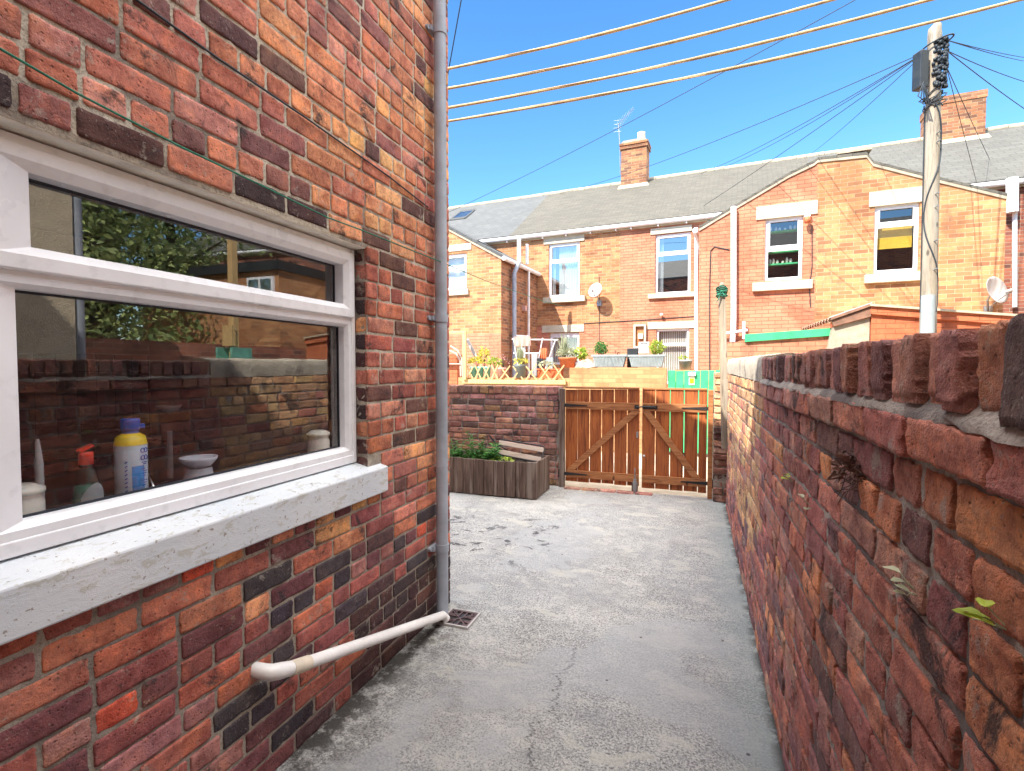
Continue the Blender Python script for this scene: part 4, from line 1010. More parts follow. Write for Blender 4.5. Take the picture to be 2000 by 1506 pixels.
while x > PX0:
    wd = random.uniform(0.120, 0.134)
    mb = MB(); mb.box((x-wd+0.007, PY0+random.uniform(-.004,.004), 0.008+random.uniform(0,.008)), (x, PY0+0.02, PH+random.uniform(-.006,.006))); mb.build('front_board', M['planter_wood'], pt, 0.002); x -= wd
y = PY0+0.022
for wd, gap in ((0.10, 0.0), (0.14, 0.022), (0.14, 0.0), (0.16, 0.006)):
    mb = MB(); mb.box((PX1-0.022, y+gap, 0.008), (PX1-0.001, y+wd, PH-0.002), Matrix.Rotation(random.gauss(0, .012), 3, 'X')); mb.build('side_board', M['planter_wood'], pt, 0.002); y += wd+0.003
mb = MB(); mb.box((PX0, PY0+0.022, 0.0), (PX0+0.02, PY1, PH)); mb.box((PX0+.02, PY1-0.02, 0), (PX1-0.024, PY1, PH-0.01)); mb.build('back_boards', M['planter_wood'], pt)
mb = grid(PX0+0.021, PX1-0.024, PY0+0.022, PY1-0.021, 24, 10, lambda x, y: 0.33+0.03*noise.noise(Vector((x*7, y*7, 0)))); mb.build('soil', M['soil'], pt)
# leafy plants growing in the planter
spots = [(-3.02, 5.60, 0.30), (-2.72, 5.58, 0.32), (-2.48, 5.64, 0.44), (-2.27, 5.60, 0.30), (-2.08, 5.52, 0.14)]
lbs = ['bushy green plant at the far left of the wooden planter', 'bright green leafy plant left in the wooden planter', 'tallest upright green plant in the wooden planter', 'spreading long-leaved green plant beside the folded chair', 'small yellowish seedling clump at the front of the wooden planter']
for k, ((x, y, h), lb) in enumerate(zip(spots, lbs)):
    p_ = thing('leafy_plant', (x, y, 0.33), lb, 'plant', 'plants in the wooden planter')
    mb = MB(); st = MB()
    for s in range(5 if k < 4 else 2):
        a = random.uniform(0, 6.28); tip = Vector((x+0.13*math.cos(a), y+0.1*math.sin(a), 0.33+h*random.uniform(.5, .85))); st.tube([(x, y, 0.30), (Vector((x, y, 0.30))+tip)/2+Vector((0,0,.03)), tip], 0.004, 5)
        for q in range(26 if k < 4 else 8):
            f = 0.2+0.8*q/(25 if k < 4 else 7); b = Vector((x, y, 0.32)).lerp(tip, f); an = q*2.4
            dd = Vector((math.cos(an), math.sin(an), random.uniform(.1, .6))).normalized(); ss = dd.cross(Vector((0,0,1))).normalized(); L = (0.10 if k != 3 else 0.15)*random.uniform(.7, 1.2)*(1.15-f*.6); W = L*0.13
            mb.add([b, b+dd*L*.45+ss*W, b+dd*L-Vector((0,0,L*.25)), b+dd*L*.45-ss*W], [(0,1,2,3)])
    leaves(mb, (x, y, 0.36), (0.15, 0.13, h*0.4), 70 if k < 4 else 20, 0.07)
    mb.build('foliage', M['leaf_green'] if k < 4 else M['leaf_lime'], p_); st.build('stem', M['leaf_green'], p_)
# folding chair lying against the wall in the planter
ch = thing('folding_chair', (-1.95, 5.78, 0.36), 'folded garden chair with pale slats and black metal frame in the planter', 'chair')
CY = 5.80
def cp(px, py, y=CY): X, Z = onY(px, py, y); return Vector((X, y, Z))
def rnd_loop(pts, r=0.02, n=4):
    out = []
    for i in range(len(pts)):
        p0, p, p1 = pts[i-1], pts[i], pts[(i+1) % len(pts)]
        a = p + (p0-p).normalized()*r; b = p + (p1-p).normalized()*r
        for k in range(n+1):
            q = k/n; out.append(a*(1-q)**2 + p*2*q*(1-q) + b*q*q)
    return out + [out[0]]
q0, q1, q2, q3 = cp(978, 858), cp(1064, 872), cp(1055, 904, CY-0.12), cp(966, 886, CY-0.12)
mb = MB(); mb.tube(rnd_loop([q0, q1, q2, q3], 0.035, 5), 0.0085, 8, False)
mb.build('seat_frame', M['black_iron'], ch)
for a, b in (((q0.lerp(q3, .22)), (q1.lerp(q2, .22))), ((q0.lerp(q3, .80)), (q1.lerp(q2, .80)))):
    mb = MB(); mb.bar(a-Vector((0,.012,0)), b-Vector((0,.012,0)), 0.055, 0.014, Vector((0,-1,.35)).normalized()); 
    mb.build('seat_slat', M['pale_wood'], ch, 0.003)
mb = MB(); mb.bar(cp(955, 850, 5.9), cp(984, 886, CY-0.02), 0.02, 0.008, (0,1,0)); mb.build('folded_leg', M['black_iron'], ch)
mb = MB(); mb.bar(cp(972, 868, 5.86), cp(1030, 903, 5.7), 0.012, 0.008, (0,1,0)); mb.build('folded_leg', M['black_iron'], ch)

# weeds growing out of the boundary wall
weeds = [(1545, 940, 'leaf_lime', .05, 6, 'bright green two-leaved weed in the wall joints near the sunlit end'), (1578, 985, 'leaf_sage', .04, 7, 'small pale weed low in the middle of the boundary wall'),
         (1668, 925, 'leaf_dead', .075, 40, 'withered dark brown weed clump hanging from the boundary wall'), (1783, 1150, 'leaf_sage', .035, 8, 'pale green seedling below a big orange brick in the boundary wall'),
         (1948, 1212, 'leaf_lime', .04, 8, 'nearest weed with two pale leaves in the boundary wall')]
for px, py, mt, s, n, lb in weeds:
    Y, Z = onX(px, py, WX-0.01)
    wd = thing('wall_weed', (WX-0.012, Y, Z), lb, 'weed', 'weeds in the boundary wall')
    mb = MB(); st = MB()
    if n > 20:
        for _ in range(n):
            a = Vector((WX-.006, Y+random.uniform(-s, s)*.5, Z+random.uniform(-s, s)*.5)); tip = a+Vector((-random.uniform(.2, 1)*s*.5, random.uniform(-s, s)*.6, random.uniform(-s, s*.5)*.6)); st.tube([a, a.lerp(tip, .5)+Vector((-.004, 0, .005)), tip], 0.0010, 4)
        leaves(mb, (WX-.02, Y, Z), (.02, s*.8, s*.6), 70, .022)
    else:
        root = Vector((WX+0.004, Y, Z-.012))
        for _ in range(max(3, n//2)):
            tip = Vector((WX-0.012-random.uniform(0, s*.35), Y+random.uniform(-s, s)*.7, Z+random.uniform(-s*.3, s*.5))); st.tube([root, root.lerp(tip, .6)+Vector((-.006, 0, .004)), tip], 0.0009, 5)
            dd = Vector((-random.uniform(.3, .8), random.gauss(0, .9), random.uniform(-.1, .3))).normalized(); ss = dd.cross(Vector((0,0,1))).normalized(); L = s*random.uniform(.45, .75); W = L*.42
            nn_ = Vector((0,0,W*.35)); mb.add([tip, tip+dd*L*.2+ss*W*.7+nn_, tip+dd*L*.55+ss*W+nn_, tip+dd*L*.85+ss*W*.5, tip+dd*L, tip+dd*L*.85-ss*W*.5, tip+dd*L*.55-ss*W+nn_, tip+dd*L*.2-ss*W*.7+nn_], [(0,1,2,3,4),(0,4,5,6,7)])
    mb.build('leaf_cluster', M[mt], wd); st.build('stem', M['leaf_dead'] if n > 20 else M['leaf_sage'], wd)

# ================================================================== main house behind the camera (casts the yard's shade)
mh = thing('main_terraced_house', (-2, -5, 0), 'tall brick main house behind the viewer, casting the shade over the yard', 'house')
mb = MB(); mb.prism([(-1.30, 0), (-9.0, 0), (-9.0, 6.40), (-5.1, 8.0), (-1.30, 6.40)], -9, 9, 'x'); mb.build('wall', M['brick_red_far'], mh)
mb = MB(); mb.prism([(-1.26, 6.36), (-5.1, 8.02), (-9.2, 6.3), (-9.2, 6.36), (-5.1, 8.1), (-1.25, 6.44)], -9.05, 9.05, 'x'); mb.build('roof', M['roof_grey'], mh)

# ================================================================== opposite terrace
def poly_top(tops, x):
    for (a, za), (b, zb) in zip(tops, tops[1:]):
        if a <= x <= b: return za + (zb-za)*(x-a)/max(1e-9, b-a)
    return tops[0][1] if x < tops[0][0] else tops[-1][1]
def wall_sheet(mb, tops, y, holes, z0=0.0, reveal=0.10, col=None):
    """front sheet at local y with openings and reveals"""
    xs = sorted(set([p[0] for p in tops] + [h for hh in holes for h in hh[:2]])); xs = [x for x in xs if tops[0][0] <= x <= tops[-1][0]]
    for a, b in zip(xs, xs[1:]):
        if b-a < 1e-4: continue
        hs_ = sorted([h for h in holes if h[0] <= a+1e-5 and h[1] >= b-1e-5], key=lambda h: h[2]); z = z0
        for h in hs_:
            if h[2] > z: mb.add([(a, y, z), (b, y, z), (b, y, h[2]), (a, y, h[2])], [(0,1,2,3)])
            z = h[3]
        mb.add([(a, y, z), (b, y, z), (b, y, poly_top(tops, b-1e-6)), (a, y, poly_top(tops, a+1e-6))], [(0,1,2,3)])
    for h in holes:
        x0, x1, a, b = h; r = y+reveal
        mb.add([(x0,y,a),(x0,r,a),(x0,r,b),(x0,y,b)], [(0,1,2,3)]); mb.add([(x1,y,a),(x1,r,a),(x1,r,b),(x1,y,b)], [(3,2,1,0)])
        mb.add([(x0,y,b),(x0,r,b),(x1,r,b),(x1,y,b)], [(0,1,2,3)]); mb.add([(x0,y,a),(x0,r,a),(x1,r,a),(x1,y,a)], [(3,2,1,0)])
def quadpx(x0, x1, ya, yb, y):
    """opening from pixel bounds: vertical sides at x0/x1, top ya and bottom yb measured mid-way"""
    m_ = (x0+x1)/2; return (fx(x0, y), fx(x1, y), fp(m_, yb, y)[1], fp(m_, ya, y)[1])
def window(parent, hole, y, bar=0.33, style='casement', inner=None, reveal=0.10, fw=0.055):
    x0, x1, z0, z1 = hole; fy = y+reveal-0.05; z0 += 0.005; z1 -= 0.004; x0 += .003; x1 -= .003
    zb = z1 - (z1-z0)*bar
    mb = MB(); 
    for a, b, c, d in ((x0, x0+fw, z0, z1), (x1-fw, x1, z0, z1), (x0+fw, x1-fw, z1-fw, z1), (x0+fw, x1-fw, z0, z0+fw), (x0+fw, x1-fw, zb-0.035, zb+0.035)):
        mb.box((a, fy, c), (b, fy+0.06, d))
    w_ = mb.build('window', M['upvc'], parent)
    mb = MB()
    if style != 'plain':
        e = 0.03
        za, zc = (zb+0.036, z1-fw-0.001)
        for a, b, c, d in ((x0+fw, x0+fw+e, za, zc), (x1-fw-e, x1-fw, za, zc), (x0+fw+e, x1-fw-e, zc-e, zc), (x0+fw+e, x1-fw-e, za, za+e)):
            mb.box((a, fy-0.012, c), (b, fy+0.01, d))
        mb.build('opening_sash', M['upvc'], w_)
    for a, b in ((z0+fw, zb-0.035), (zb+0.035, z1-fw)):
        mb = MB(); mb.add([(x0+fw, fy+0.03, a), (x1-fw, fy+0.03, a), (x1-fw, fy+0.03, b), (x0+fw, fy+0.03, b)], [(0,1,2,3)]); mb.build('pane', M['clear_far_glass' if inner in ('shelves', 'yellow', 'stripe', 'full') else 'far_glass'], w_)
    # what hangs inside
    iy = fy+0.14; xa, xb = x0+fw, x1-fw
    def drape(a, b, c, d, mat, yy=iy, folds=7):
        m_ = MB(); n = 24; vs = []
        for k in range(n+1):
            x = a+(b-a)*k/n; dy = 0.03*math.sin(k/n*folds*2*math.pi)
            vs += [(x, yy+dy, c), (x, yy+dy*0.7, d)]
        m_.add(vs, [(2*k, 2*k+2, 2*k+3, 2*k+1) for k in range(n)], None, True); return m_.build('curtain', mat, w_)
    if inner == 'net': drape(xa+0.25*(xb-xa), xb-0.06, z0+fw, z1-fw, M['curtain']); drape(xa, xa+0.12*(xb-xa), z0, z1-fw, M['curtain'], folds=3)
    if inner == 'side': drape(xa, xa+0.17*(xb-xa), z0, z1-fw, M['curtain'], folds=3)
    if inner == 'full': drape(xa, xb, z0, z1-fw, M['curtain'], folds=11)
    if inner == 'stripe':
        m_ = MB(); k = 0; x = xa-0.05
        while x < xb+0.05:
            m_.box((x, iy, z0-0.3), (x+0.028, iy+0.01, z1)); x += 0.055
        m_.build('blind', M['blind_stripe'], w_); m_ = MB(); m_.box((xa-.06, iy+0.012, z0-.3), (xb+.06, iy+0.02, z1)); m_.build('blind_back', M['curtain'], w_)
    if inner == 'yellow':
        zt = z1-fw; zm = zb-0.035-(zb-z0)*0.42
        m_ = MB(); m_.box((xa, iy, zm), (xb, iy+0.02, zb)); m_.build('blind', M['yellow_cloth'], w_)
    if inner == 'shelves':
        for q, zz in enumerate((0.80, 0.47, 0.27)):
            zc = z0+(z1-z0)*zz; m_ = MB(); m_.box((xa, iy, zc), (xb, iy+0.14, zc+0.028)); m_.build('shelf', M['green_paint'], w_)
            m_ = MB(); x = xa+0.05
            while x < xb-0.05:
                h = random.uniform(.05, .12); m_.lathe([(0,0),(.022,0),(.028,h*.5),(.015,h),(0,h)], (x, iy+0.05, zc+0.029), 8); x += random.uniform(.06, .10)
            m_.build('ornaments', M['pink_cloth'] if q % 2 else M['cream_ceramic'], w_)['kind'] = 'stuff'
    # dark room behind
    m_ = MB(); m_.box((x0-0.25, y+1.6, z0-0.3), (x1+0.25, y+1.62, z1+0.3)); m_.box((x0-0.26, y+reveal+.03, z0-0.3), (x0-0.25, y+1.6, z1+0.3)); m_.box((x1+0.25, y+reveal+.03, z0-0.3), (x1+0.26, y+1.6, z1+0.3)); m_.box((x0-.25, y+reveal+.03, z0-.32), (x1+.25, y+1.6, z0-.3)); m_.box((x0-.25, y+reveal+.03, z1+.3), (x1+.25, y+1.6, z1+.32))
    m_.build('room', M['dark_interior'], w_)
    return w_
def slab(parent, name, px0, px1, ya, yb, y, out, mat, sub=False):
    m_ = (px0+px1)/2; x0, x1 = fx(px0, y-out), fx(px1, y-out); za, zb = fp(m_, yb, y-out)[1], fp(m_, ya, y-out)[1]
    mb = MB(); mb.box((x0, y-out, za), (x1, y+0.04, zb)); return mb.build(name, M[mat], parent, 0.006)
def tubepx(mb, pts, y, r, n=10): mb.tube([(fp(a, b, y)[0], y, fp(a, b, y)[1]) for a, b in pts], r, n); return mb

EX = -2.45                                     # front plane of the rear extensions (local y)
EAVE = fp(1200, 444, -0.08)[1]
RY, RZT = 3.2, fp(1440, 330, 3.2)[1]           # ridge
rs = (RZT-EAVE)/(RY+0.15)
XS = dict(L=fx(960), A=fx(1000), B=fx(1210), C=fx(1597), D=fx(1930), E=fx(2300))
def roof_piece(parent, x0, x1, mat, name='roof'):
    mb = MB(); t_ = 0.07
    mb.prism([(-0.15, EAVE), (RY, RZT), (RY, RZT+t_), (-0.17, EAVE+t_)], x0, x1, 'x')
    mb.prism([(RY+0.001, RZT), (RY*2+0.15, EAVE), (RY*2+0.15, EAVE+t_), (RY+0.001, RZT+t_)], x0, x1, 'x')
    o = mb.build(name, M[mat], parent)
    # metres along slope for uv
    ul = o.data.uv_layers[0].data; k = math.sqrt(1+rs*rs)
    for l in o.data.loops:
        v = mb.v[l.vertex_index]; ul[l.index].uv = (v.x, v.y*k)
    return o
def ridge_tiles(parent, x0, x1):
    mb = MB(); x = x0
    while x < x1-0.05:
        b = min(x+0.44, x1); mb.tube([(x, RY, RZT+0.045), (b-0.012, RY, RZT+0.045+random.uniform(-.006,.006))], 0.085, 10); x = b
    mb.build('ridge_tiles', M['cement'], parent)
def gutter(parent, x0, x1):
    mb = MB(); mb.tube([(x0, -0.13, EAVE-0.0), (x1, -0.13, EAVE-0.0)], 0.058, 12); x = x0+0.3
    while x < x1: mb.box((x-.012, -0.13, EAVE-0.10), (x+.012, 0.0, EAVE-0.055)); x += 0.7
    mb.build('gutter', M['upvc'], parent)
    mb = MB(); mb.box((x0, -0.05, EAVE-0.09), (x1, 0.0, EAVE+0.02)); mb.build('fascia', M['lintel_paint'], parent)
def back_and_sides(mb, x0, x1):
    mb.box((x0, RY*2-0.1, 0), (x1, RY*2, EAVE)); 
    for x in (x0, x1): mb.add([(x, 0.001, 0), (x, RY*2, 0), (x, RY*2, EAVE), (x, RY, RZT), (x, 0.001, EAVE)], [(0,1,2,3,4)])

# ---- far left house with grey slates
hl = thing('terraced_house', (fx(850), 0, 0), 'far left terraced house with newer grey slate roof and a skylight', 'house', 'terraced houses across the lane', FACADE)
x0, x1 = fx(600), XS['A']
mb = MB(); wall_sheet(mb, [(x0, EAVE), (x1, EAVE)], 0.0, []); back_and_sides(mb, x0, x1-0.002); mb.build('wall', M['brick_tan'], hl)
# the slate boundary runs up the slope
roof_piece(hl, x0, XS['A'], 'roof_grey'); gutter(hl, x0, x1); ridge_tiles(hl, x0, x1)
sxa, _ = fp(905, 425, 2.2)
mb = MB(); zc = EAVE+rs*(2.0+0.15)+0.09; nrm = Vector((0, -rs, 1)).normalized()
for a, b in (((sxa-.35, 1.8), (sxa+.30, 1.86)), ((sxa-.35, 2.5), (sxa+.30, 2.56))): mb.add([(a[0], a[1], EAVE+rs*(a[1]+.15)+.10), (b[0], a[1], EAVE+rs*(a[1]+.15)+.10), (b[0], b[1], EAVE+rs*(b[1]+.15)+.14), (a[0], b[1], EAVE+rs*(b[1]+.15)+.14)], [(0,1,2,3)])
for a in (sxa-.35, sxa+.24): mb.add([(a, 1.8, EAVE+rs*1.95+.12), (a+.06, 1.8, EAVE+rs*1.95+.12), (a+.06, 2.56, EAVE+rs*2.71+.12), (a, 2.56, EAVE+rs*2.71+.12)], [(0,1,2,3)])
mb.build('skylight_frame', M['box_grey'], hl)
mb = MB(); mb.add([(sxa-.29, 1.86, EAVE+rs*2.01+.11), (sxa+.24, 1.86, EAVE+rs*2.01+.11), (sxa+.24, 2.5, EAVE+rs*2.65+.11), (sxa-.29, 2.5, EAVE+rs*2.65+.11)], [(0,1,2,3)]); mb.build('skylight_pane', M['far_glass'], hl)
# left extension
exr = fx(979, EX); exl = fx(700, EX)
ztR = fp(979, 503, EX)[1]; zL = fp(875, 447, EX); sl = (zL[1]-ztR)/(zL[0]-exr)
apx = exr-2.3; apz = ztR+sl*(apx-exr)
hole = quadpx(862, 912, 496, 566, EX)
tops = [(exl, apz+sl*-1*(exl-apx) if exl < apx else ztR+sl*(exl-exr)), (exr, ztR)] if exl > apx else [(exl, apz-abs(sl)*(apx-exl)), (apx, apz), (exr, ztR)]
mb = MB(); wall_sheet(mb, tops, EX, [hole], fp(940, 652, EX)[1])
mb.build('offshoot_wall', M['brick_tan'], hl)
mb = MB(); wall_sheet(mb, [(exl, fp(940, 652, EX)[1]), (exr, fp(940, 652, EX)[1])], EX-0.006, []); mb.build('painted_base', M['brick_orange_paint'], hl)
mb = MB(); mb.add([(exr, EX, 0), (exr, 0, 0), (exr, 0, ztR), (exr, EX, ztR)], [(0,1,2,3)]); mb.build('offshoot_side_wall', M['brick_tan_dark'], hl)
mb = MB(); mb.prism([(exr+0.06, ztR-0.02), (apx, apz+0.01), (apx, apz+0.09), (exr+0.06, ztR+0.05)], EX-0.03, 1.0, 'y'); mb.prism([(apx, apz+0.01), (exl, tops[0][1]), (exl, tops[0][1]+.09), (apx, apz+.09)], EX-0.03, 1.0, 'y'); mb.build('offshoot_roof', M['roof_grey'], hl)
mb = MB(); mb.prism([(exr+0.02, ztR-0.05), (apx, apz-0.05), (apx, apz+0.0), (exr+0.02, ztR+0.0)], EX-0.035, EX-0.001, 'y'); mb.build('verge_mortar', M['cement'], hl)
window(hl, hole, EX, 0.42, inner='full')
slab(hl, 'lintel', 850, 921, 478, 491, EX, 0.02, 'lintel_paint'); slab(hl, 'window_sill', 850, 914, 566, 577, EX, 0.06, 'lintel_paint')
mb = MB(); mb.tube([(exr+0.09, EX-0.05, ztR-0.03), (exr+0.09, -0.05, ztR-0.03)], 0.055, 12); mb.build('side_gutter', M['white_pipe'], hl)
mb = MB(); mb.tube([(exr+0.11, EX+0.55, 0.2), (exr+0.11, EX+0.55, ztR-0.30), (exr+0.17, EX+0.62, ztR-0.10), (exr+0.17, EX+0.70, ztR+0.0)], 0.058, 14); mb.build('soil_pipe', M['grey_pipe'], hl, label='thick grey soil pipe on the side wall')
mb = MB(); mb.tube([(exr+0.17, EX+0.72, ztR-0.02), (exr+0.17, EX+0.72, ztR+0.66)], 0.052, 14); mb.tube([(exr+0.30, EX+0.95, ztR-0.02), (exr+0.30, EX+0.95, ztR+0.50)], 0.04, 12)
mb.build('vent_pipe', M['white_pipe'], hl)
mb = MB(); mb.tube([(exr+0.10, EX+1.55, 0.2), (exr+0.10, EX+1.55, ztR-0.05)], 0.034, 12); mb.build('downpipe', M['white_pipe'], hl)
mb = MB(); mb.tube([(exr+0.1, EX+0.58, fp(1010, 652, EX)[1]-0.02), (exr+0.1, EX+1.50, fp(1010, 652, EX)[1]+0.02)], 0.04, 12); mb.build('cross_pipe', M['white_pipe'], hl)
mb = MB(); mb.box((exr+0.002, EX+1.32, 3.0), (exr+0.10, EX+1.44, 3.14)); mb.build('flue_box', M['pink_cloth'], hl)

# ---- house A: tan brick, small chimney
ha = thing('terraced_house', (fx(1100), 0, 0), 'tan brick terraced house with slim chimney, aerial and one white-lintelled upper window', 'house', 'terraced houses across the lane', FACADE)
h1 = quadpx(1071, 1131, 474, 579, 0); h2 = quadpx(1074, 1131, 650, 712, 0)
mb = MB(); wall_sheet(mb, [(XS['A'], EAVE), (XS['B'], EAVE)], 0, [h1, h2]); back_and_sides(mb, XS['A']+.002, XS['B']-.002); mb.build('wall', M['brick_tan'], ha)
bz = fp(1180, 634, 0)[1]
mb = MB(); wall_sheet(mb, [(fx(1131), bz), (XS['B'], bz)], -0.006, []); mb.build('painted_base', M['brick_orange_paint'], ha)
mb = MB(); wall_sheet(mb, [(fx(1000), bz), (fx(1072), bz)], -0.006, []); mb.build('painted_strip', M['brick_pink_paint'], ha)
roof_piece(ha, XS['A'], XS['B'], 'roof_tan'); gutter(ha, XS['A'], XS['B']); ridge_tiles(ha, XS['A'], XS['B'])
window(ha, h1, 0, 0.34, inner='net'); window(ha, h2, 0, 0.1, 'plain', 'stripe')
slab(ha, 'lintel', 1061, 1140, 462, 474, 0, 0.03, 'lintel_paint'); slab(ha, 'window_sill', 1060, 1141, 579, 590, 0, 0.10, 'lintel_paint'); slab(ha, 'lintel', 1058, 1140, 635, 649, 0, 0.03, 'lintel_paint')
def chimney(parent, pxa, pxb, ya, yb, yl, depth, mat, pots, corbel=True):
    x0, x1 = fx(pxa, yl), fx(pxb, yl); zt = fp((pxa+pxb)/2, ya, yl)[1]; z0 = EAVE+rs*(yl)-0.3
    mb = MB(); mb.box((x0, yl, z0), (x1, yl+depth, zt-0.18))
    if corbel:
        mb.box((x0-.04, yl-.04, zt-0.18), (x1+.04, yl+depth+.04, zt-0.10)); mb.box((x0-.0, yl-.0, zt-0.10), (x1+.0, yl+depth, zt-0.07)); mb.box((x0-.05, yl-.05, zt-0.07), (x1+.05, yl+depth+.05, zt))
    else: mb.box((x0-.02, yl-.02, zt-0.18), (x1+.02, yl+depth+.02, zt))
    c_ = mb.build('chimney', M[mat], parent)
    mb = MB(); mb.prism([(x0-.10, 0), (x1+.10, 0), (x1+.05, .14), (x0-.05, .14)], 0, 0.03, 'y')
    b = EAVE+rs*(yl+.15)+0.04; mb.v = [Vector((v.x, yl-0.10+v.y + v.z*0.45, b-0.05+v.z)) for v in mb.v]; mb.build('flashing', M['flashing'], c_)
    return c_, x0, x1, zt
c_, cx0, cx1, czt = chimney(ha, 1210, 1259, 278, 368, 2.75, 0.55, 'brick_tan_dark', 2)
mb = MB(); mb.lathe([(0.13,0),(0.12,0.30),(0.125,0.33),(0.09,0.33),(0.09,0.1)], (cx1-0.2, 2.95, czt), 14); mb.build('chimney_pot', M['chimney_pot'], c_)
mb = MB(); mb.lathe([(0.16,0),(0.14,0.10),(0.15,0.13),(0.11,0.13),(0.1,0.05)], (cx0+0.22, 3.0, czt), 14); mb.build('chimney_pot', M['terracotta'], c_)
mb = MB(); mb.prism([(cx0-.02, 0), (cx1+.02, 0), (cx1-.08, .08), (cx0+.08, .08)], 2.73, 3.32, 'y')
for v in mb.v: v.z += czt
mb.build('cap_mortar', M['cement'], c_)
ae = thing('tv_aerial', (cx0-0.06, 2.9, czt-0.8), 'tall television aerial strapped to the slim chimney of the tan house', 'aerial', None, FACADE)
ax = cx0-0.07; az = fp(1203, 245, 2.9)[1]
mb = MB(); mb.tube([(ax+.02, 2.9, czt-0.9), (ax, 2.9, czt-0.1), (ax-.05, 2.9, az)], 0.018, 6); mb.build('mast', M['metal_grey'], ae)
p, q = Vector((ax-.10, 2.9, az-0.02)), Vector((fp(1237, 212, 2.6)[0], 2.6, fp(1237, 212, 2.6)[1]))
mb = MB(); mb.tube([p, q], 0.010, 6); mb.build('boom', M['metal_grey'], ae)
mb = MB()
for k in range(12):
    b = p.lerp(q, (k+1)/12); L = 0.17-0.008*k; mb.tube([b+Vector((-.3*L, 0, L*.7)), b-Vector((-.3*L, 0, L*.7))], 0.004, 5)
for k in range(4): mb.tube([p+Vector((-.1, 0, -.18+.12*k)), p+Vector((.14, -.05, -.22+.12*k))], 0.006, 5)
mb.build('elements', M['metal_grey'], ae)

# ---- house B: orange painted, left half of the paired offshoot
hb = thing('terraced_house', (fx(1400), 0, 0), 'orange painted terraced house with the green plank at its shed', 'house', 'terraced houses across the lane', FACADE)
h3 = quadpx(1278, 1346, 456, 574, 0); h4 = quadpx(1281, 1345, 642, 750, 0)
mb = MB(); wall_sheet(mb, [(XS['B'], EAVE), (XS['C'], EAVE)], 0, [h3, h4]); back_and_sides(mb, XS['B']+.002, XS['C']-.002); mb.build('wall', M['brick_orange_paint'], hb)
roof_piece(hb, XS['B'], XS['C'], 'roof_tan'); ridge_tiles(hb, XS['B'], XS['C']); gutter(hb, XS['B'], fx(1440))
window(hb, h3, 0, 0.33, inner='side'); window(hb, h4, 0, 0.28, 'plain', 'stripe')
slab(hb, 'lintel', 1268, 1348, 443, 455, 0, 0.03, 'lintel_paint'); slab(hb, 'window_sill', 1264, 1359, 572, 581, 0, 0.08, 'lintel_paint'); slab(hb, 'lintel', 1264, 1357, 628, 642, 0, 0.03, 'lintel_paint')
mb = tubepx(MB(), [(1360, 445), (1360, 760)], -0.09, 0.045, 12); mb.build('downpipe', M['upvc'], hb)
# paired offshoot walls
P1 = [(1366, 447), (1426, 411), (1540, 343), (1590, 319), (1597, 313)]
P2 = [(1597, 313), (1692, 303), (1705, 320), (1800, 344), (1966, 384)]
T1 = [fp(a, b, EX) for a, b in P1]; T2 = [fp(a, b, EX) for a, b in P2]
h5 = quadpx(1490, 1563, 423, 547, EX)
mb = MB(); wall_sheet(mb, T1, EX, [h5]); mb.add([(T1[0][0], 0, 0), (T1[0][0], EX, 0), (T1[0][0], EX, T1[0][1]), (T1[0][0], 0, T1[0][1])], [(0,1,2,3)]); mb.build('offshoot_wall', M['brick_orange_paint'], hb)
window(hb, h5, EX, 0.50, inner='shelves')
slab(hb, 'lintel', 1472, 1591, 398, 424, EX, 0.03, 'lintel_paint'); slab(hb, 'window_sill', 1467, 1584, 549, 566, EX, 0.09, 'lintel_paint')
mb = tubepx(MB(), [(1433, 404), (1433, 620), (1431, 668)], EX-0.09, 0.055, 14); mb.build('soil_pipe', M['upvc'], hb)
mb = tubepx(MB(), [(1405, 653), (1460, 645)], EX-0.12, 0.03, 10); tubepx(mb, [(1453, 662), (1453, 628)], EX-0.12, 0.03, 10); mb.build('branch_pipe', M['upvc'], hb)
mb = MB(); mb.tube([(T1[0][0]-.08, EX-0.05, T1[0][1]-.03), (T1[0][0]-.08, -0.1, T1[0][1]-.03)], 0.055, 12); mb.build('side_gutter', M['upvc'], hb)
def verge(parent, T, name='offshoot_roof', mat='roof_tan'):
    mb = MB(); back = 2.4
    for (a, za), (b, zb) in zip(T, T[1:]): mb.prism([(a, za+.002), (b, zb+.002), (b, zb+.05), (a, za+.05)], EX-0.03, back, 'y')
    mb.build(name, M[mat], parent)
    mb = MB()
    for (a, za), (b, zb) in zip(T, T[1:]): mb.prism([(a, za-.05), (b, zb-.05), (b, zb+.0), (a, za+.0)], EX-0.025, EX-0.001, 'y')
    mb.build('verge_mortar', M['cement'], parent)
verge(hb, T1)
# ---- house C: tan, right half of the paired offshoot
hc = thing('terraced_house', (fx(1750), 0, 0), 'tan brick terraced house with the wide chimney and yellow blind in its window', 'house', 'terraced houses across the lane', FACADE)
h6 = quadpx(1701, 1788, 398, 532, EX)
mb = MB(); wall_sheet(mb, T2, EX, [h6]); xr = T2[-1][0]; mb.add([(xr, EX, 0), (xr, 0, 0), (xr, 0, T2[-1][1]), (xr, EX, T2[-1][1])], [(0,1,2,3)]); mb.build('offshoot_wall', M['brick_tan'], hc)
mb = MB(); wall_sheet(mb, [(XS['C'], EAVE), (XS['D'], EAVE)], 0, []); back_and_sides(mb, XS['C']+.002, XS['D']-.002); mb.build('wall', M['brick_tan'], hc)
roof_piece(hc, XS['C'], XS['D'], 'roof_green'); ridge_tiles(hc, XS['C'], XS['D']); gutter(hc, fx(1860), XS['D']); verge(hc, T2)
window(hc, h6, EX, 0.30, inner='yellow')
slab(hc, 'lintel', 1690, 1806, 370, 399, EX, 0.03, 'lintel_paint'); slab(hc, 'window_sill', 1685, 1805, 533, 550, EX, 0.09, 'lintel_paint')
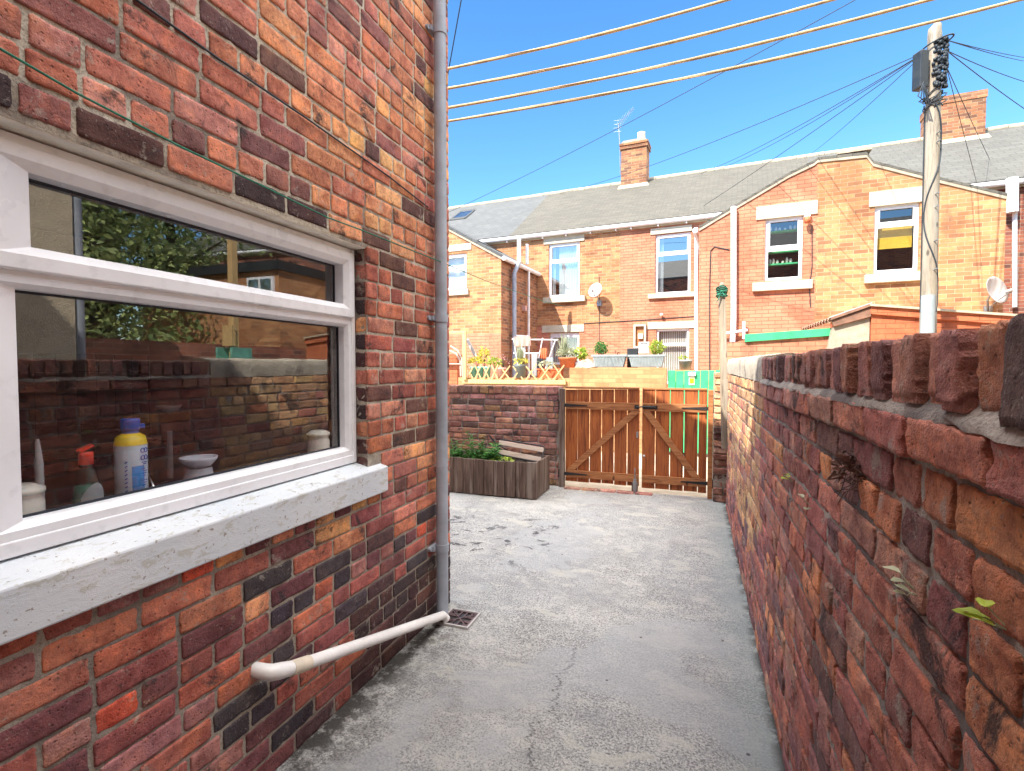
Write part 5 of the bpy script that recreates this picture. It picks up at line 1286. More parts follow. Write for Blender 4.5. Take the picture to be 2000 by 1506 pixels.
c_, cx0, cx1, czt = chimney(hc, 1808, 1910, 186, 268, 2.7, 1.0, 'brick_tan_dark', 2, False)
sxb, szb = fp(1708, 318, -0.2)
mb = MB(); bx_, bz_ = fp(1690, 330, 0.3)[0], EAVE+rs*0.45+.09
for a, b, c, d in ((0, .5, 0, .06), (0, .5, .44, .5), (0, .06, .06, .44), (.44, .5, .06, .44)): mb.add([(bx_+a, 0.3+c, bz_+rs*c+.03), (bx_+b, 0.3+c, bz_+rs*c+.03), (bx_+b, 0.3+d, bz_+rs*d+.03), (bx_+a, 0.3+d, bz_+rs*d+.03)], [(0,1,2,3)])
mb.build('skylight_frame', M['upvc'], hc)
mb = MB(); mb.box((fx(1626, EX), EX-0.04, T2[0][1]+0.05), (fx(1692, EX), EX+0.5, T2[0][1]+0.09)); mb.build('stub_cap', M['cement'], hc)
# ---- house D at the right edge
hd = thing('terraced_house', (fx(2100), 0, 0), 'terraced house at the far right edge with grey slates and a wide white downpipe', 'house', 'terraced houses across the lane', FACADE)
mb = MB(); wall_sheet(mb, [(XS['D'], EAVE), (fx(3400), EAVE)], 0, []); back_and_sides(mb, XS['D']+.002, fx(3400)); mb.build('wall', M['brick_red_far'], hd)
roof_piece(hd, XS['D'], fx(3400), 'roof_green'); ridge_tiles(hd, XS['D'], fx(3400)); gutter(hd, XS['D'], fx(3400))
mb = tubepx(MB(), [(1977, 348), (1977, 415)], -0.2, 0.10, 14); tubepx(mb, [(1982, 415), (1982, 600)], -0.12, 0.04, 10); mb.build('downpipe', M['upvc'], hd)

# small things fixed to the terrace
def dish(px, py, y, r, label, face=(-0.35, -1, 0.35)):
    x, z = fp(px, py, y-0.35); t_ = thing('satellite_dish', (x, y, z), label, 'satellite dish', 'satellite dishes', FACADE)
    d = Vector(face).normalized(); rot = d.to_track_quat('Z', 'Y').to_matrix()
    mb = MB(); mb.lathe([(0.0,-0.05),(r*.5,-0.035),(r*.8,-0.01),(r,0.02),(r,0.026),(r*.8,-0.002),(0.0,-0.04)], (0,0,0), 22); mb.v = [Vector((x, y-0.35, z)) + rot @ v for v in mb.v]; mb.build('reflector', M['dish_grey'], t_)
    c = Vector((x, y-0.35, z))
    mb = MB(); mb.tube([c-d*0.05, c-d*0.12+Vector((0,0,-.12)), (x+.02, y-0.01, z-0.30)], 0.016, 8); mb.box((x-.04, y-0.03, z-0.38), (x+.08, y, z-0.22)); mb.build('bracket', M['metal_grey'], t_)
    mb = MB(); f = c+d*r*1.0+Vector((0,0,-r*.35)); mb.tube([c-d*.03+Vector((0,0,-r*.9)), f], 0.010, 6); mb.build('feed_arm', M['metal_grey'], t_)
    mb = MB(); mb.tube([f, f-d*0.10], 0.028, 10); mb.build('receiver', M['dish_grey'], t_)
dish(1163, 567, 0, 0.21, 'round satellite dish beside the curtained upper window of the tan house')
dish(1945, 567, EX, 0.24, 'tilted satellite dish on the tan offshoot at the right edge', (0.75, -0.9, 0.3))
def wallbox(name, px0, px1, ya, yb, y, out, mat, label, cat):
    x0, x1 = fx(px0, y), fx(px1, y); z0, z1 = fp(px0, yb, y)[1], fp(px0, ya, y)[1]
    mb = MB(); mb.box((x0, y-out, z0), (x1, y-0.002, z1)); o = mb.build(name, M[mat], None, 0.006, frame=FACADE); props(o, label, cat); return o
mf = thing('meter_cupboard', (fx(1248), 0, 1.5), 'open cream framed meter cupboard on the orange wall by the striped blind', 'cupboard', None, FACADE)
x0, x1 = fx(1238), fx(1262); z0, z1 = fp(1250, 680, 0)[1], fp(1250, 634, 0)[1]
mb = MB(); e = 0.05
for a in ((x0, x0+e, z0, z1), (x1-e, x1, z0, z1), (x0+e, x1-e, z1-e, z1), (x0+e, x1-e, z0, z0+e)): mb.box((a[0], -0.10, a[2]), (a[1], -0.008, a[3]))
mb.build('frame', M['lintel_paint'], mf); mb = MB(); mb.box((x0+e, -0.02, z0+e), (x1-e, -0.008, z1-e)); mb.build('back_panel', M['gate_rail'], mf)
mb = MB(); mb.box((x0+.12, -0.09, z0+.25), (x0+.24, -0.021, z0+.38)); mb.build('meter', M['cream_ceramic'], mf)
sl_ = thing('security_light', (fx(1576, EX), EX, fp(1576, 430, EX)[1]), 'small rust red security lamp at the corner of the shelf window lintel', 'lamp', None, FACADE)
x, z = fp(1577, 425, EX-.1)
mb = MB(); mb.box((x-.05, EX-.1, z+.02), (x+.05, EX-.002, z+.10)); mb.build('bracket', M['white_plastic'], sl_); mb = MB(); mb.lathe([(0,0),(.05,0),(.06,.06),(.04,.12),(0,.12)], (x, EX-.13, z-.11), 12); mb.build('lamp_shade', M['terracotta'], sl_)
x, z = fp(1292, 617, -0.1); mb = MB(); mb.lathe([(0,0),(.04,0),(.045,.05),(0,.07)], (x, -.1, z), 10); mb.box((x-.01, -.1, z+.01), (x+.01, -.002, z+.03)); o = mb.build('bell_box', M['cream_ceramic'], None, frame=FACADE); props(o, 'small cream knob light above the ground floor lintel of the orange house', 'lamp')

# cables clipped on the walls
def wire(name, pts, r, mat, label, cat='cable', group=None, sag=0.0, n=24, frame=WORLD):
    P = [Vector(p) for p in pts]
    if len(P) == 2:
        P = [P[0].lerp(P[1], k/n) - Vector((0,0,1))*sag*4*(k/n)*(1-k/n) for k in range(n+1)]
    mb = MB(); mb.tube(P, r, 6); o = mb.build(name, M[mat], None, smooth=True, frame=frame); props(o, label, cat, group); return o
F3 = lambda px, py, y: (fp(px, py, y)[0], y, fp(px, py, y)[1])
wire('wall_cable', [F3(1140, 632, -.012), F3(1170, 630, -.012), F3(1240, 626, -.012), F3(1300, 622, -.012), F3(1355, 618, -.012)], 0.010, 'cable_black', 'dark cable clipped level above the ground floor lintels', frame=FACADE)
wire('wall_cable', [F3(1386, 745, EX-.012), F3(1386, 560, EX-.012), F3(1388, 490, EX-.012), F3(1395, 482, EX-.012), F3(1425, 488, EX-.012)], 0.010, 'cable_black', 'dark cable looping up the orange offshoot left of its soil pipe', frame=FACADE)
wire('wall_cable', [F3(1586, 440, EX-.012), F3(1586, 520, EX-.012), F3(1581, 560, EX-.012), F3(1583, 600, EX-.012)], 0.008, 'cable_black', 'dark cable dropping beside the right edge of the shelf window', frame=FACADE)
wire('wall_cable', [F3(1170, 540, -.012), F3(1171, 668, -.012)], 0.007, 'cable_black', 'thin cable dropping straight below the round satellite dish', frame=FACADE)

# ================================================================== opposite yards
YW = 9.05
def wpt(px, py, Y): X, Z = onY(px, py, Y); return Vector((X, Y, Z))
ow = thing('pale_yard_wall', (-1.3, YW+.1, 0), 'pale tan brick yard wall across the lane carrying the flower pots', 'wall')
za = wpt(1200, 718, YW).z; zl = wpt(1000, 738, YW).z
xa, xb, xc = wpt(895, 740, YW).x, wpt(1112, 740, YW).x, wpt(1302, 740, YW).x
mb = MB(); mb.box((xb, YW, -0.02), (xc, YW+0.22, za)); mb.box((xa, YW+0.001, -0.02), (xb-.002, YW+0.22, zl)); mb.build('wall', M['brick_pale'], ow)
lb_ = thing('trellis_fence', (wpt(1000, 745, YW-.03).x, YW-.03, zl-.1), 'low pale wooden trellis with a thick bottom rail in front of the flower pots', 'trellis')
z_b0, z_b1 = wpt(1000, 750, YW-.03).z, wpt(1000, 742, YW-.03).z; zt_ = wpt(1000, 713, YW-.03).z
mb = MB(); mb.box((wpt(905,745,YW).x, YW-.06, z_b0), (wpt(1106,745,YW).x, YW-.012, z_b1)); mb.build('bottom_rail', M['yellow_timber'], lb_, .004)
mb = MB(); xs = wpt(913,745,YW).x; xe_ = wpt(1100,745,YW).x; k = 0; x = xs
while x < xe_-0.1:
    st_ = 0.26 if k > 3 else 0.17
    mb.bar((x, YW-.035, z_b1), (x+st_*.8, YW-.035, zt_+random.uniform(-.03,.02)), 0.022, 0.008, (0,1,0)); mb.bar((x+st_*.8, YW-.026, z_b1), (x, YW-.026, zt_+random.uniform(-.03,.02)), 0.022, 0.008, (0,1,0)); x += st_; k += 1
mb.build('lattice', M['yellow_timber'], lb_)
fr = thing('timber_frame', (wpt(908, 700, YW).x, YW-.02, 1.2), 'pale yellow timber post and top rail at the left end of the opposite yard', 'frame')
mb = MB(); a = wpt(909, 742, YW-.05); b = wpt(909, 652, YW-.05); mb.box((a.x-.035, YW-.11, a.z), (a.x+.035, YW-.062, b.z)); mb.build('post', M['yellow_timber'], fr, .004)
mb = MB(); mb.box((wpt(820, 652, YW).x, YW-.11, b.z+.001), (a.x+.04, YW-.06, b.z+.055)); mb.build('top_rail', M['yellow_timber'], fr, .004)
mb = MB(); mb.bar(wpt(912, 662, YW+.1), wpt(934, 706, YW+.1), 0.06, 0.03, (0,1,0)); o = mb.build('leaning_pole', M['dish_grey']); props(o, 'grey plank leaning behind the left timber post', 'plank')
mb = MB(); mb.tube([wpt(880, 676, YW+.3), wpt(893, 684, YW+.3), wpt(902, 700, YW+.3), wpt(904, 735, YW+.3)], 0.018, 8); mb.tube([wpt(878, 685, YW+.35), wpt(890, 690, YW+.35), wpt(899, 705, YW+.35), wpt(900, 735, YW+.35)], 0.018, 8); mb.tube([wpt(878, 711, YW+.32), wpt(903, 711, YW+.32)], .012, 8)
o = mb.build('bent_hoop', M['pale_wood']); props(o, 'bent pale hoops at the far left of the opposite yard', 'hoop')
shd = MB(); a = wpt(872, 688, YW+.5); b = wpt(925, 745, YW+.5); shd.box((a.x-1, YW+.5, 0), (wpt(893, 700, YW+.5).x, YW+.9, a.z-.05)); o = shd.build('orange_wall_end', M['brick_red_paint']); props(o, 'stub of red painted wall low behind the bent hoops', 'wall')

def pot(name, px, ya, yb, wpx, Y, mat, label, cat='flower pot', taper=0.72, group='flower pots across the lane', base_z=None):
    t_, b_ = wpt(px, ya, Y), wpt(px, yb, Y); r = abs(wpt(px+wpx/2, ya, Y).x - t_.x); h = t_.z-b_.z
    p_ = thing(name, (t_.x, Y, b_.z), label, cat, group)
    mb = MB(); mb.lathe([(0,0),(r*taper,0),(r*.94,h*.82),(r,h*.84),(r,h),(r*.88,h),(r*.86,h*.85),(0,h*.85)], (t_.x, Y, b_.z), 20); mb.build('pot', M[mat], p_)
    mb = MB(); mb.lathe([(0,h*.86),(r*.85,h*.87)], (t_.x, Y, b_.z), 16); mb.build('soil', M['soil'], p_)
    return p_, t_, r
def trough(name, pxa, pxb, ya, yb, Y, mat, label, rib=True, inset=0.10, group='planting troughs'):
    a, b = wpt(pxa, ya, Y), wpt(pxb, ya, Y); zb = wpt((pxa+pxb)/2, yb, Y).z; w_ = b.x-a.x; d_ = 0.20
    t_ = thing(name, ((a.x+b.x)/2, Y, zb), label, 'trough', group); cx, cy = (a.x+b.x)/2, Y+0.10; h = a.z-zb
    mb = MB(); i = w_*inset
    def ring(hw, hd, z): return [(cx-hw, cy-hd, z), (cx+hw, cy-hd, z), (cx+hw, cy+hd, z), (cx-hw, cy+hd, z)]
    R_ = [ring(w_/2-i, .075, zb), ring(w_/2-.02, .095, zb+h*.84), ring(w_/2, .11, zb+h*.85), ring(w_/2, .11, zb+h), ring(w_/2-.02, .09, zb+h), ring(w_/2-.02, .09, zb+h*.86)]
    vs = [p for r_ in R_ for p in r_]; fs = [(0,3,2,1), (20,21,22,23)]
    for r_ in range(5):
        for k in range(4): fs.append((r_*4+k, r_*4+(k+1)%4, (r_+1)*4+(k+1)%4, (r_+1)*4+k))
    mb.add(vs, fs); n = 22 if rib else 0
    for k in range(n):
        f = (k+.5)/n; xb_ = cx-(w_/2-i)+2*(w_/2-i)*f; xt_ = cx-(w_/2-.03)+2*(w_/2-.03)*f
        mb.bar((xb_, cy-.077, zb+.01), (xt_, cy-.098, zb+h*.82), 0.012, 0.016, (0,1,0))
    mb.build('trough_body', M[mat], t_)
    mb = MB(); mb.box((cx-w_/2+.022, cy-.088, zb+h*.865), (cx+w_/2-.022, cy+.088, zb+h*.93)); mb.build('soil', M['soil'], t_)
    return t_
def shrub(px, py, rpx, Y, mat, label, n=220, size=0.045, base=None, cat='plant', group='potted plants across the lane', flat=1.0, kind='round', stem=True):
    c = wpt(px, py, Y); r = abs(wpt(px+rpx, py, Y).x-c.x); bz_ = wpt(px, base if base else py+rpx, Y).z
    s_ = thing('potted_plant', (c.x, Y, bz_), label, cat, group); mb = MB()
    if kind == 'round': leaves(mb, c, (r, r, r*flat), n, size, low=-0.95 if flat == 1 else -0.5)
    else: fronds(mb, (c.x, Y, bz_), n, abs(c.z-bz_)*2, r, 0.012, 5, 0.35)
    mb.build('foliage', M[mat], s_)
    if stem:
        mb = MB()
        for k in range(4): mb.tube([(c.x+random.uniform(-.02,.02), Y, bz_-0.01), (c.x+random.uniform(-r,r)*.5, Y, c.z)], .004, 5)
        mb.build('stem', M['soil'], s_)
    return s_
trough('planting_trough', 1155, 1224, 693, 717, YW, 'planter_plastic', 'left pale grey ribbed trough with a small round shrub at its left end')
trough('planting_trough', 1226, 1300, 693, 717, YW, 'planter_plastic', 'right pale grey ribbed trough beside the striped blind')
shrub(1174, 680, 15, YW+.1, 'leaf_green', 'dense round green shrub in the left grey trough', 700, .035, 694)
shrub(1283, 679, 17, YW+.1, 'leaf_lime', 'dense yellow green round shrub in the right grey trough', 700, .035, 694)
shrub(1204, 690, 7, YW+.1, 'leaf_dead', 'few brown sprigs at the right end of the left grey trough', 25, .04, 694, flat=.5)
p_, t_, r_ = pot('terracotta_pot', 1109, 698, 718, 36, YW+.12, 'terracotta', 'square orange terracotta pot with tall lavender at the end of the trellis')
shrub(1101, 672, 16, YW+.12, 'leaf_sage', 'tall spiky sage green herb in the orange terracotta pot', 90, .04, 700, kind='fronds')
shrub(1106, 690, 24, YW+.12, 'leaf_sage', 'bushy grey green growth spilling round the orange terracotta pot', 260, .05, 700, flat=.5)
shrub(1134, 690, 9, YW+.2, 'leaf_lime', 'broad yellow green leaves right of the orange terracotta pot', 60, .10, 705)
rk = MB(); c = wpt(1146, 712, YW+.1)
rk.lathe([(0,-.06),(.21,-.055),(.20,-.01),(.12,.05),(.03,.075),(0,.075)], c, 14, None, 1.0, .5)
for v in rk.v: v += Vector((noise.noise(v*6), noise.noise(v*6+Vector((5,0,0))), noise.noise(v*6+Vector((0,5,0)))))*0.06
o = rk.build('rock', M['rock'], None, smooth=False); props(o, 'pale brown stone lying on the wall between the orange pot and grey trough', 'rock')
pot('grey_flower_pot', 1017, 712, 738, 23, YW-.12+.17, 'grey_pot', 'dark grey round pot of grass on the low wall')
shrub(1016, 690, 15, YW+.05, 'leaf_sage', 'wispy tall grass in the dark grey round pot', 110, .04, 714, kind='fronds')
shrub(1019, 706, 16, YW+.05, 'leaf_yellow', 'low yellow green tuft round the dark grey pot', 120, .05, 714, flat=.45)
trough('terracotta_trough', 1048, 1097, 720, 738, YW+.06, 'terracotta', 'orange terracotta trough standing behind the trellis', False, .02)
shrub(1068, 712, 20, YW+.14, 'leaf_sage', 'sparse pale shoots growing in the orange terracotta trough', 90, .05, 722, flat=.4)
for px, lb in ((925, 'leftmost of three turquoise glazed pots behind the trellis'), (938.5, 'middle of three turquoise glazed pots behind the trellis'), (952, 'rightmost of three turquoise glazed pots behind the trellis')):
    pot('turquoise_pot', px, 716, 737, 13, YW+.05, 'turquoise_glaze', lb, 'flower pot', .8)
pot('brown_flower_pot', 980, 718, 738, 18, YW+.05, 'pink_cloth', 'dusty brown round pot between the turquoise pots and the grey pot')
shrub(930, 706, 17, YW+.08, 'leaf_yellow', 'low yellow green foliage over the turquoise pots', 260, .05, 716, flat=.5)
shrub(945, 694, 12, YW+.12, 'leaf_yellow', 'upright yellow flowering plant behind the turquoise pots', 160, .05, 716, flat=1.6)
shrub(966, 708, 17, YW+.08, 'leaf_lime', 'trailing green plant right of the turquoise pots', 200, .05, 718, flat=.6)
shrub(982, 702, 14, YW+.06, 'petal_pink', 'thin plant with tiny pink flowers in the dusty brown pot', 50, .03, 718, flat=1.2)
# clutter behind: airer, white cloths
ai = thing('clothes_airer', (wpt(1035, 690, 10.4).x, 10.4, 0), 'white clothes airer with cloths behind the grey pot of grass', 'airer')
mb = MB()
for a, b in (((1003, 660), (1015, 738)), ((1060, 660), (1045, 738)), ((1003, 690), (1060, 690)), ((1000, 663), (1090, 664)), ((1085, 664), (1060, 735))): mb.tube([wpt(*a, 10.4), wpt(*b, 10.4)], .014, 6)
mb.build('rails', M['white_plastic'], ai)
def cloth(px0, px1, ya, yb, Y, mat, par):
    a, b = wpt(px0, ya, Y), wpt(px1, yb, Y); m_ = MB(); vs = []
    for i in range(13):
        x = a.x+(b.x-a.x)*i/12
        for j in range(5): vs.append((x, Y+.03*math.sin(i*1.7)*j/4, a.z+(b.z-a.z)*j/4))
    m_.add(vs, [(i*5+j, i*5+j+1, (i+1)*5+j+1, (i+1)*5+j) for i in range(12) for j in range(4)], None, True); m_.build('hanging_cloth', M[mat], par)
cloth(1004, 1036, 658, 676, 10.35, 'pink_cloth', ai); cloth(1012, 1026, 677, 705, 10.38, 'white_plastic', ai); cloth(1038, 1050, 690, 735, 10.36, 'dish_grey', ai); cloth(1055, 1068, 680, 700, 10.36, 'terracotta', ai); cloth(1066, 1080, 698, 735, 10.36, 'planter_plastic', ai); cloth(1048, 1060, 700, 738, 10.32, 'box_grey', ai)
# fan heater like white grille and small dark box
gb = thing('grille_box', (wpt(1257, 690, YW+.15).x, YW+.15, za), 'white framed grille box standing behind the right grey trough', 'box')
a, b = wpt(1248, 690, YW+.3), wpt(1268, 668, YW+.3); mb = MB(); e = .02
for c_ in ((a.x, a.x+e, a.z, b.z), (b.x-e, b.x, a.z, b.z), (a.x+e, b.x-e, b.z-e, b.z), (a.x+e, b.x-e, a.z, a.z+e)): mb.box((c_[0], YW+.25, c_[2]), (c_[1], YW+.33, c_[3]))
mb.build('frame', M['white_plastic'], gb); mb = MB()
for k in range(6): x = a.x+e+(b.x-a.x-2*e)*(k+.5)/6; mb.box((x-.006, YW+.26, a.z+e), (x+.006, YW+.27, b.z-e))
mb.build('slats', M['white_plastic'], gb); mb = MB(); mb.box((a.x+e, YW+.29, a.z+e), (b.x-e, YW+.30, b.z-e)); mb.build('back', M['box_grey'], gb)
a, b = wpt(1225, 693, YW+.3), wpt(1246, 680, YW+.3); mb = MB(); mb.box((a.x, YW+.27, za), (b.x, YW+.4, b.z)); o = mb.build('storage_box', M['box_grey'], None, .01); props(o, 'small dark box behind the gap between the grey troughs', 'box')
# wall carries the grille: ledge to stand on
mb = MB(); mb.box((wpt(1215, 700, YW+.24).x, YW+.225, 0), (wpt(1275, 700, YW+.24).x, YW+.45, za)); o = mb.build('brick_ledge', M['brick_pale']); props(o, 'brick ledge behind the pale yard wall under the grille box', 'ledge')
# green gate across the lane
gg = thing('green_gate', (wpt(1350, 760, YW).x, YW, 0), 'bright green board gate across the lane with a letter box', 'gate')
zt_ = wpt(1350, 724, YW).z; x = wpt(1304, 740, YW).x; xe_ = wpt(1396, 740, YW).x; i = 0
while x < xe_-0.03:
    wd = min(0.13, xe_-x); mb = MB(); mb.box((x+.004, YW+.02+(.03 if i == 0 else 0), 0.03), (x+wd-.004, YW+.045+(.03 if i == 0 else 0), zt_+random.uniform(-.01,.01))); mb.build('board', M['green_paint'], gg, .003); x += wd; i += 1
mb = MB(); a = wpt(1409, 724, YW-.02); b = wpt(1406, 688, YW-.02); mb.box((wpt(1398, 700, YW).x, YW-.02, a.z-.06), (a.x+.0, YW+.03, a.z+.01)); mb.box((b.x-.0, YW-.02, a.z+.012), (b.x+.035, YW+.03, b.z)); mb.build('latch_post', M['green_paint'], gg, .003)
mb = MB(); a, b = wpt(1344, 734, YW), wpt(1359, 727, YW); mb.box((a.x, YW-.03, a.z), (b.x, YW+.018, b.z)); lbx = mb.build('letter_box', M['white_plastic'], gg, .004)
mb = MB(); a, b = wpt(1345.5, 752, YW), wpt(1356.5, 735, YW); mb.box((a.x, YW+.006, a.z), (b.x, YW+.018, b.z)); nt = mb.build('notice', M['white_plastic'], gg)
mb = MB(); a, b = wpt(1346.5, 749, YW), wpt(1355.5, 739, YW); mb.box((a.x, YW+.001, a.z), (b.x, YW+.0055, b.z)); mb.build('yellow_square', M['yellow_plastic'], gg)
pot('white_flower_pot', 1339, 703, 722, 28, YW+.35, 'dish_grey', 'white round pot with a small plant above the green gate')
shrub(1336, 700, 13, YW+.35, 'leaf_lime', 'small light green plant in the white round pot', 60, .04, 704, flat=.45)
mb = MB(); c = wpt(1339, 722, YW+.35); mb.box((c.x-.18, YW+.24, 0), (c.x+.16, YW+.5, c.z)); o = mb.build('brick_pier', M['brick_pale']); props(o, 'short brick pier behind the green gate holding the white pot', 'pier')
# brick pier right of the green gate and the painted shed walls
pr = MB(); a = wpt(1397, 727, YW-.05); b = wpt(1424, 727, YW-.05); pr.box((a.x, YW-.05, -.02), (b.x, YW+.25, a.z)); o = pr.build('brick_pier', M['brick_tan']); props(o, 'tan brick pier between the green gate and the orange shed wall', 'pier')
sh = thing('painted_shed', (1.6, YW+.5, 0), 'orange painted brick shed with a bright green fascia plank', 'shed')
zt_ = wpt(1590, 652, YW).z; x0, x1 = wpt(1420, 690, YW).x, wpt(1735, 690, YW).x
zp = wpt(1440, 672, YW).z
mb = MB(); mb.prism([(x0, 0), (x1, 0), (x1, wpt(1735, 640, YW).z), (wpt(1455, 664, YW).x, wpt(1455, 664, YW).z), (x0, zp)], YW, YW+1.9, 'y'); mb.build('wall', M['brick_orange_paint'], sh)
a0, a1, b0, b1 = wpt(1455, 653, YW-.05), wpt(1455, 668, YW-.05), wpt(1730, 633, YW-.05), wpt(1730, 648, YW-.05)
mb = MB(); mb.prism([(a1.x, a1.z), (b1.x, b1.z), (b0.x, b0.z), (a0.x, a0.z)], YW-.05, YW-.005, 'y'); mb.build('green_fascia', M['green_paint'], sh, .004)
s2 = thing('red_shed', (4.0, YW-.5, 0), 'red painted brick shed with corrugated sheet roof behind the telegraph pole', 'shed')
Y2 = 8.75
c0, c1, c2 = wpt(1703, 596, Y2), wpt(2000, 618, Y2), wpt(2100, 625, Y2)
mb = MB(); mb.prism([(c0.x, 0), (c2.x, 0), (c2.x, c2.z-.05), (c0.x, c0.z-.05)], Y2, Y2+2.4, 'y'); mb.build('wall', M['brick_red_paint'], s2)
mb = MB(); mb.prism([(c0.x-.02, c0.z-.13), (c2.x, c2.z-.13), (c2.x, c2.z-.02), (c0.x-.02, c0.z-.02)], Y2-.05, Y2-.001, 'y'); mb.build('fascia', M['brick_red_paint'], s2)
mb = MB(); mb.prism([(c0.x-.04, c0.z-.018), (c2.x, c2.z-.018), (c2.x, c2.z+.012), (c0.x-.04, c0.z+.012)], Y2-.09, Y2+2.4, 'y'); mb.build('roof_sheet', M['flashing'], s2)
# corrugated lean-to falling to the left
l0, l1 = wpt(1701, 594, Y2), wpt(1621, 622, Y2)
mb = MB(); n = 46; vs = []
for k in range(n+1):
    y = Y2-.05+2.2*k/n; dz = .022*math.sin(k*1.57)
    vs += [(l0.x, y, l0.z+dz), (l1.x, y, l1.z+dz), (l0.x, y, l0.z+dz-.03), (l1.x, y, l1.z+dz-.03)]
mb.add(vs, [(4*k, 4*k+1, 4*k+5, 4*k+4) for k in range(n)] + [(4*k+2, 4*k+6, 4*k+7, 4*k+3) for k in range(n)] + [(0,2,3,1)], None, False)
m_ = 0; x = l1.x
mb.build('corrugated_roof', M['corrugated'], s2)
mb = MB(); k = 0
while k < 24:
    f = k/23; p = l1.lerp(l0, f); mb.lathe([(0,0),(.016,.0),(.016,.012),(0,.016)], (p.x, Y2-.03, p.z+.006), 8); k += 1
mb.build('roof_edge_ridges', M['dish_grey'], s2)
mb = MB(); mb.prism([(l1.x+.05, l1.z-.12), (l0.x, l0.z-.18), (l0.x, l0.z-.045), (l1.x+.02, l1.z-.04)], Y2-.02, Y2+.03, 'y'); mb.build('barge_board', M['corrugated'], s2)
mb = MB(); mb.prism([(l1.x-.02, 1.6), (l0.x, 1.6), (l0.x, l0.z-.19), (l1.x+.06, l1.z-.125)], Y2+.035, Y2+.2, 'y'); mb.build('rendered_gable', M['cement'], s2)

# ================================================================== telegraph pole and wires
TP = wpt(1812, 655, 7.6); tp_ = thing('telegraph_pole', (TP.x, 7.6, 0), 'tall pale wooden telegraph pole with black junction boxes near the top', 'telegraph pole')
top = wpt(1826, 55, 7.6); bx = wpt(1812, 655, 7.6).x
def pole_at(py): 
    f = (655-py)/600.0; return Vector((bx+(top.x-bx)*f, 7.6, wpt(1812, py, 7.6).z))
base = Vector((bx-(top.x-bx)*.25, 7.6, 0))
mb = MB(); mb.tube([base, pole_at(655), pole_at(400), pole_at(200), pole_at(72)], [.095, .086, .080, .074, .070], 20)
c = pole_at(72); mb.tube([c, c+Vector((0,0,.07)), c+Vector((.03,0,.13))], [.070, .066, .04], 16); mb.build('pole', M['post_wood'], tp_)
mb = MB(); p, q = pole_at(700), pole_at(578); mb.tube([Vector((p.x-.02, p.y-.045, p.z-1.2)), p+Vector((-.02, -.045, 0)), q+Vector((-.02, -.045, 0))], .072, 14); mb.build('cable_guard', M['planter_plastic'], tp_)
mb = MB(); p = pole_at(145); bxw = wpt(1806, 150, 7.45); mb.box((bxw.x-.075, 7.45, wpt(1800, 166, 7.4).z), (bxw.x+.03, 7.58, wpt(1800, 92, 7.4).z), Matrix.Rotation(R(25), 3, 'Z')); mb.build('junction_box', M['box_grey'], tp_, .015)
mb = MB(); p = pole_at(118)
for k in range(130):
    a = random.uniform(-2.3, .3); z = p.z + random.uniform(-.36, .20); r_ = .075+random.uniform(0, .03); c = Vector((p.x+.025+r_*math.cos(a), 7.6+r_*math.sin(a), z)); mb.lathe([(0,-.022),(.019,-.015),(.019,.015),(0,.022)], c, 6)
mb.build('connector_cluster', M['cable_black'], tp_)
mb = MB()
for k in range(7):
    p = pole_at(185+k*4); pts = [(p.x+.088*math.cos(a+k)+(.05*math.sin(a*2+k) if k % 2 else 0), p.y+.088*math.sin(a+k), p.z+.06*math.sin(a*1.5+k)) for a in [2*math.pi*i/14 for i in range(13)]]; mb.tube(pts, .007, 5, False)
p = pole_at(192)
for k in range(5): mb.tube([(p.x-.16, 7.42, p.z+.12), (p.x-.22+.03*k, 7.40, p.z-.04-.03*k), (p.x-.13, 7.44, p.z-.12), (p.x-.10, 7.48, p.z+.05)], .007, 5, False)
mb.build('looped_cables', M['cable_black'], tp_); mb = MB(); p = pole_at(88); mb.tube([(p.x+.15*math.cos(a)+.03, p.y+.12*math.sin(a), p.z+.05*math.cos(a)) for a in [2*math.pi*i/24 for i in range(25)]], .010, 6, False)
mb.build('cable_hoop', M['cable_black'], tp_)
mb = MB(); P = [(.082*math.cos(-1.6+1.2*math.sin(k*.35)), .086*math.sin(-1.6+1.2*math.sin(k*.35)), k) for k in range(26)]
mb.tube([pole_at(210+k*16)+Vector((a, b, 0)) for a, b, k in P], .008, 6); mb.tube([pole_at(210+k*16)+Vector((-.086, -.01, 0)) for k in range(26)], .007, 6); mb.build('down_cables', M['cable_black'], tp_)
mb = MB()
for k, py in enumerate((268, 285, 385, 410, 475, 530)):
    p = pole_at(py); mb.tube([p+Vector((.01, -.06, 0)), p+Vector((.03, -.13, .01))], .008, 6)
mb.build('pole_step', M['metal_grey'], tp_)

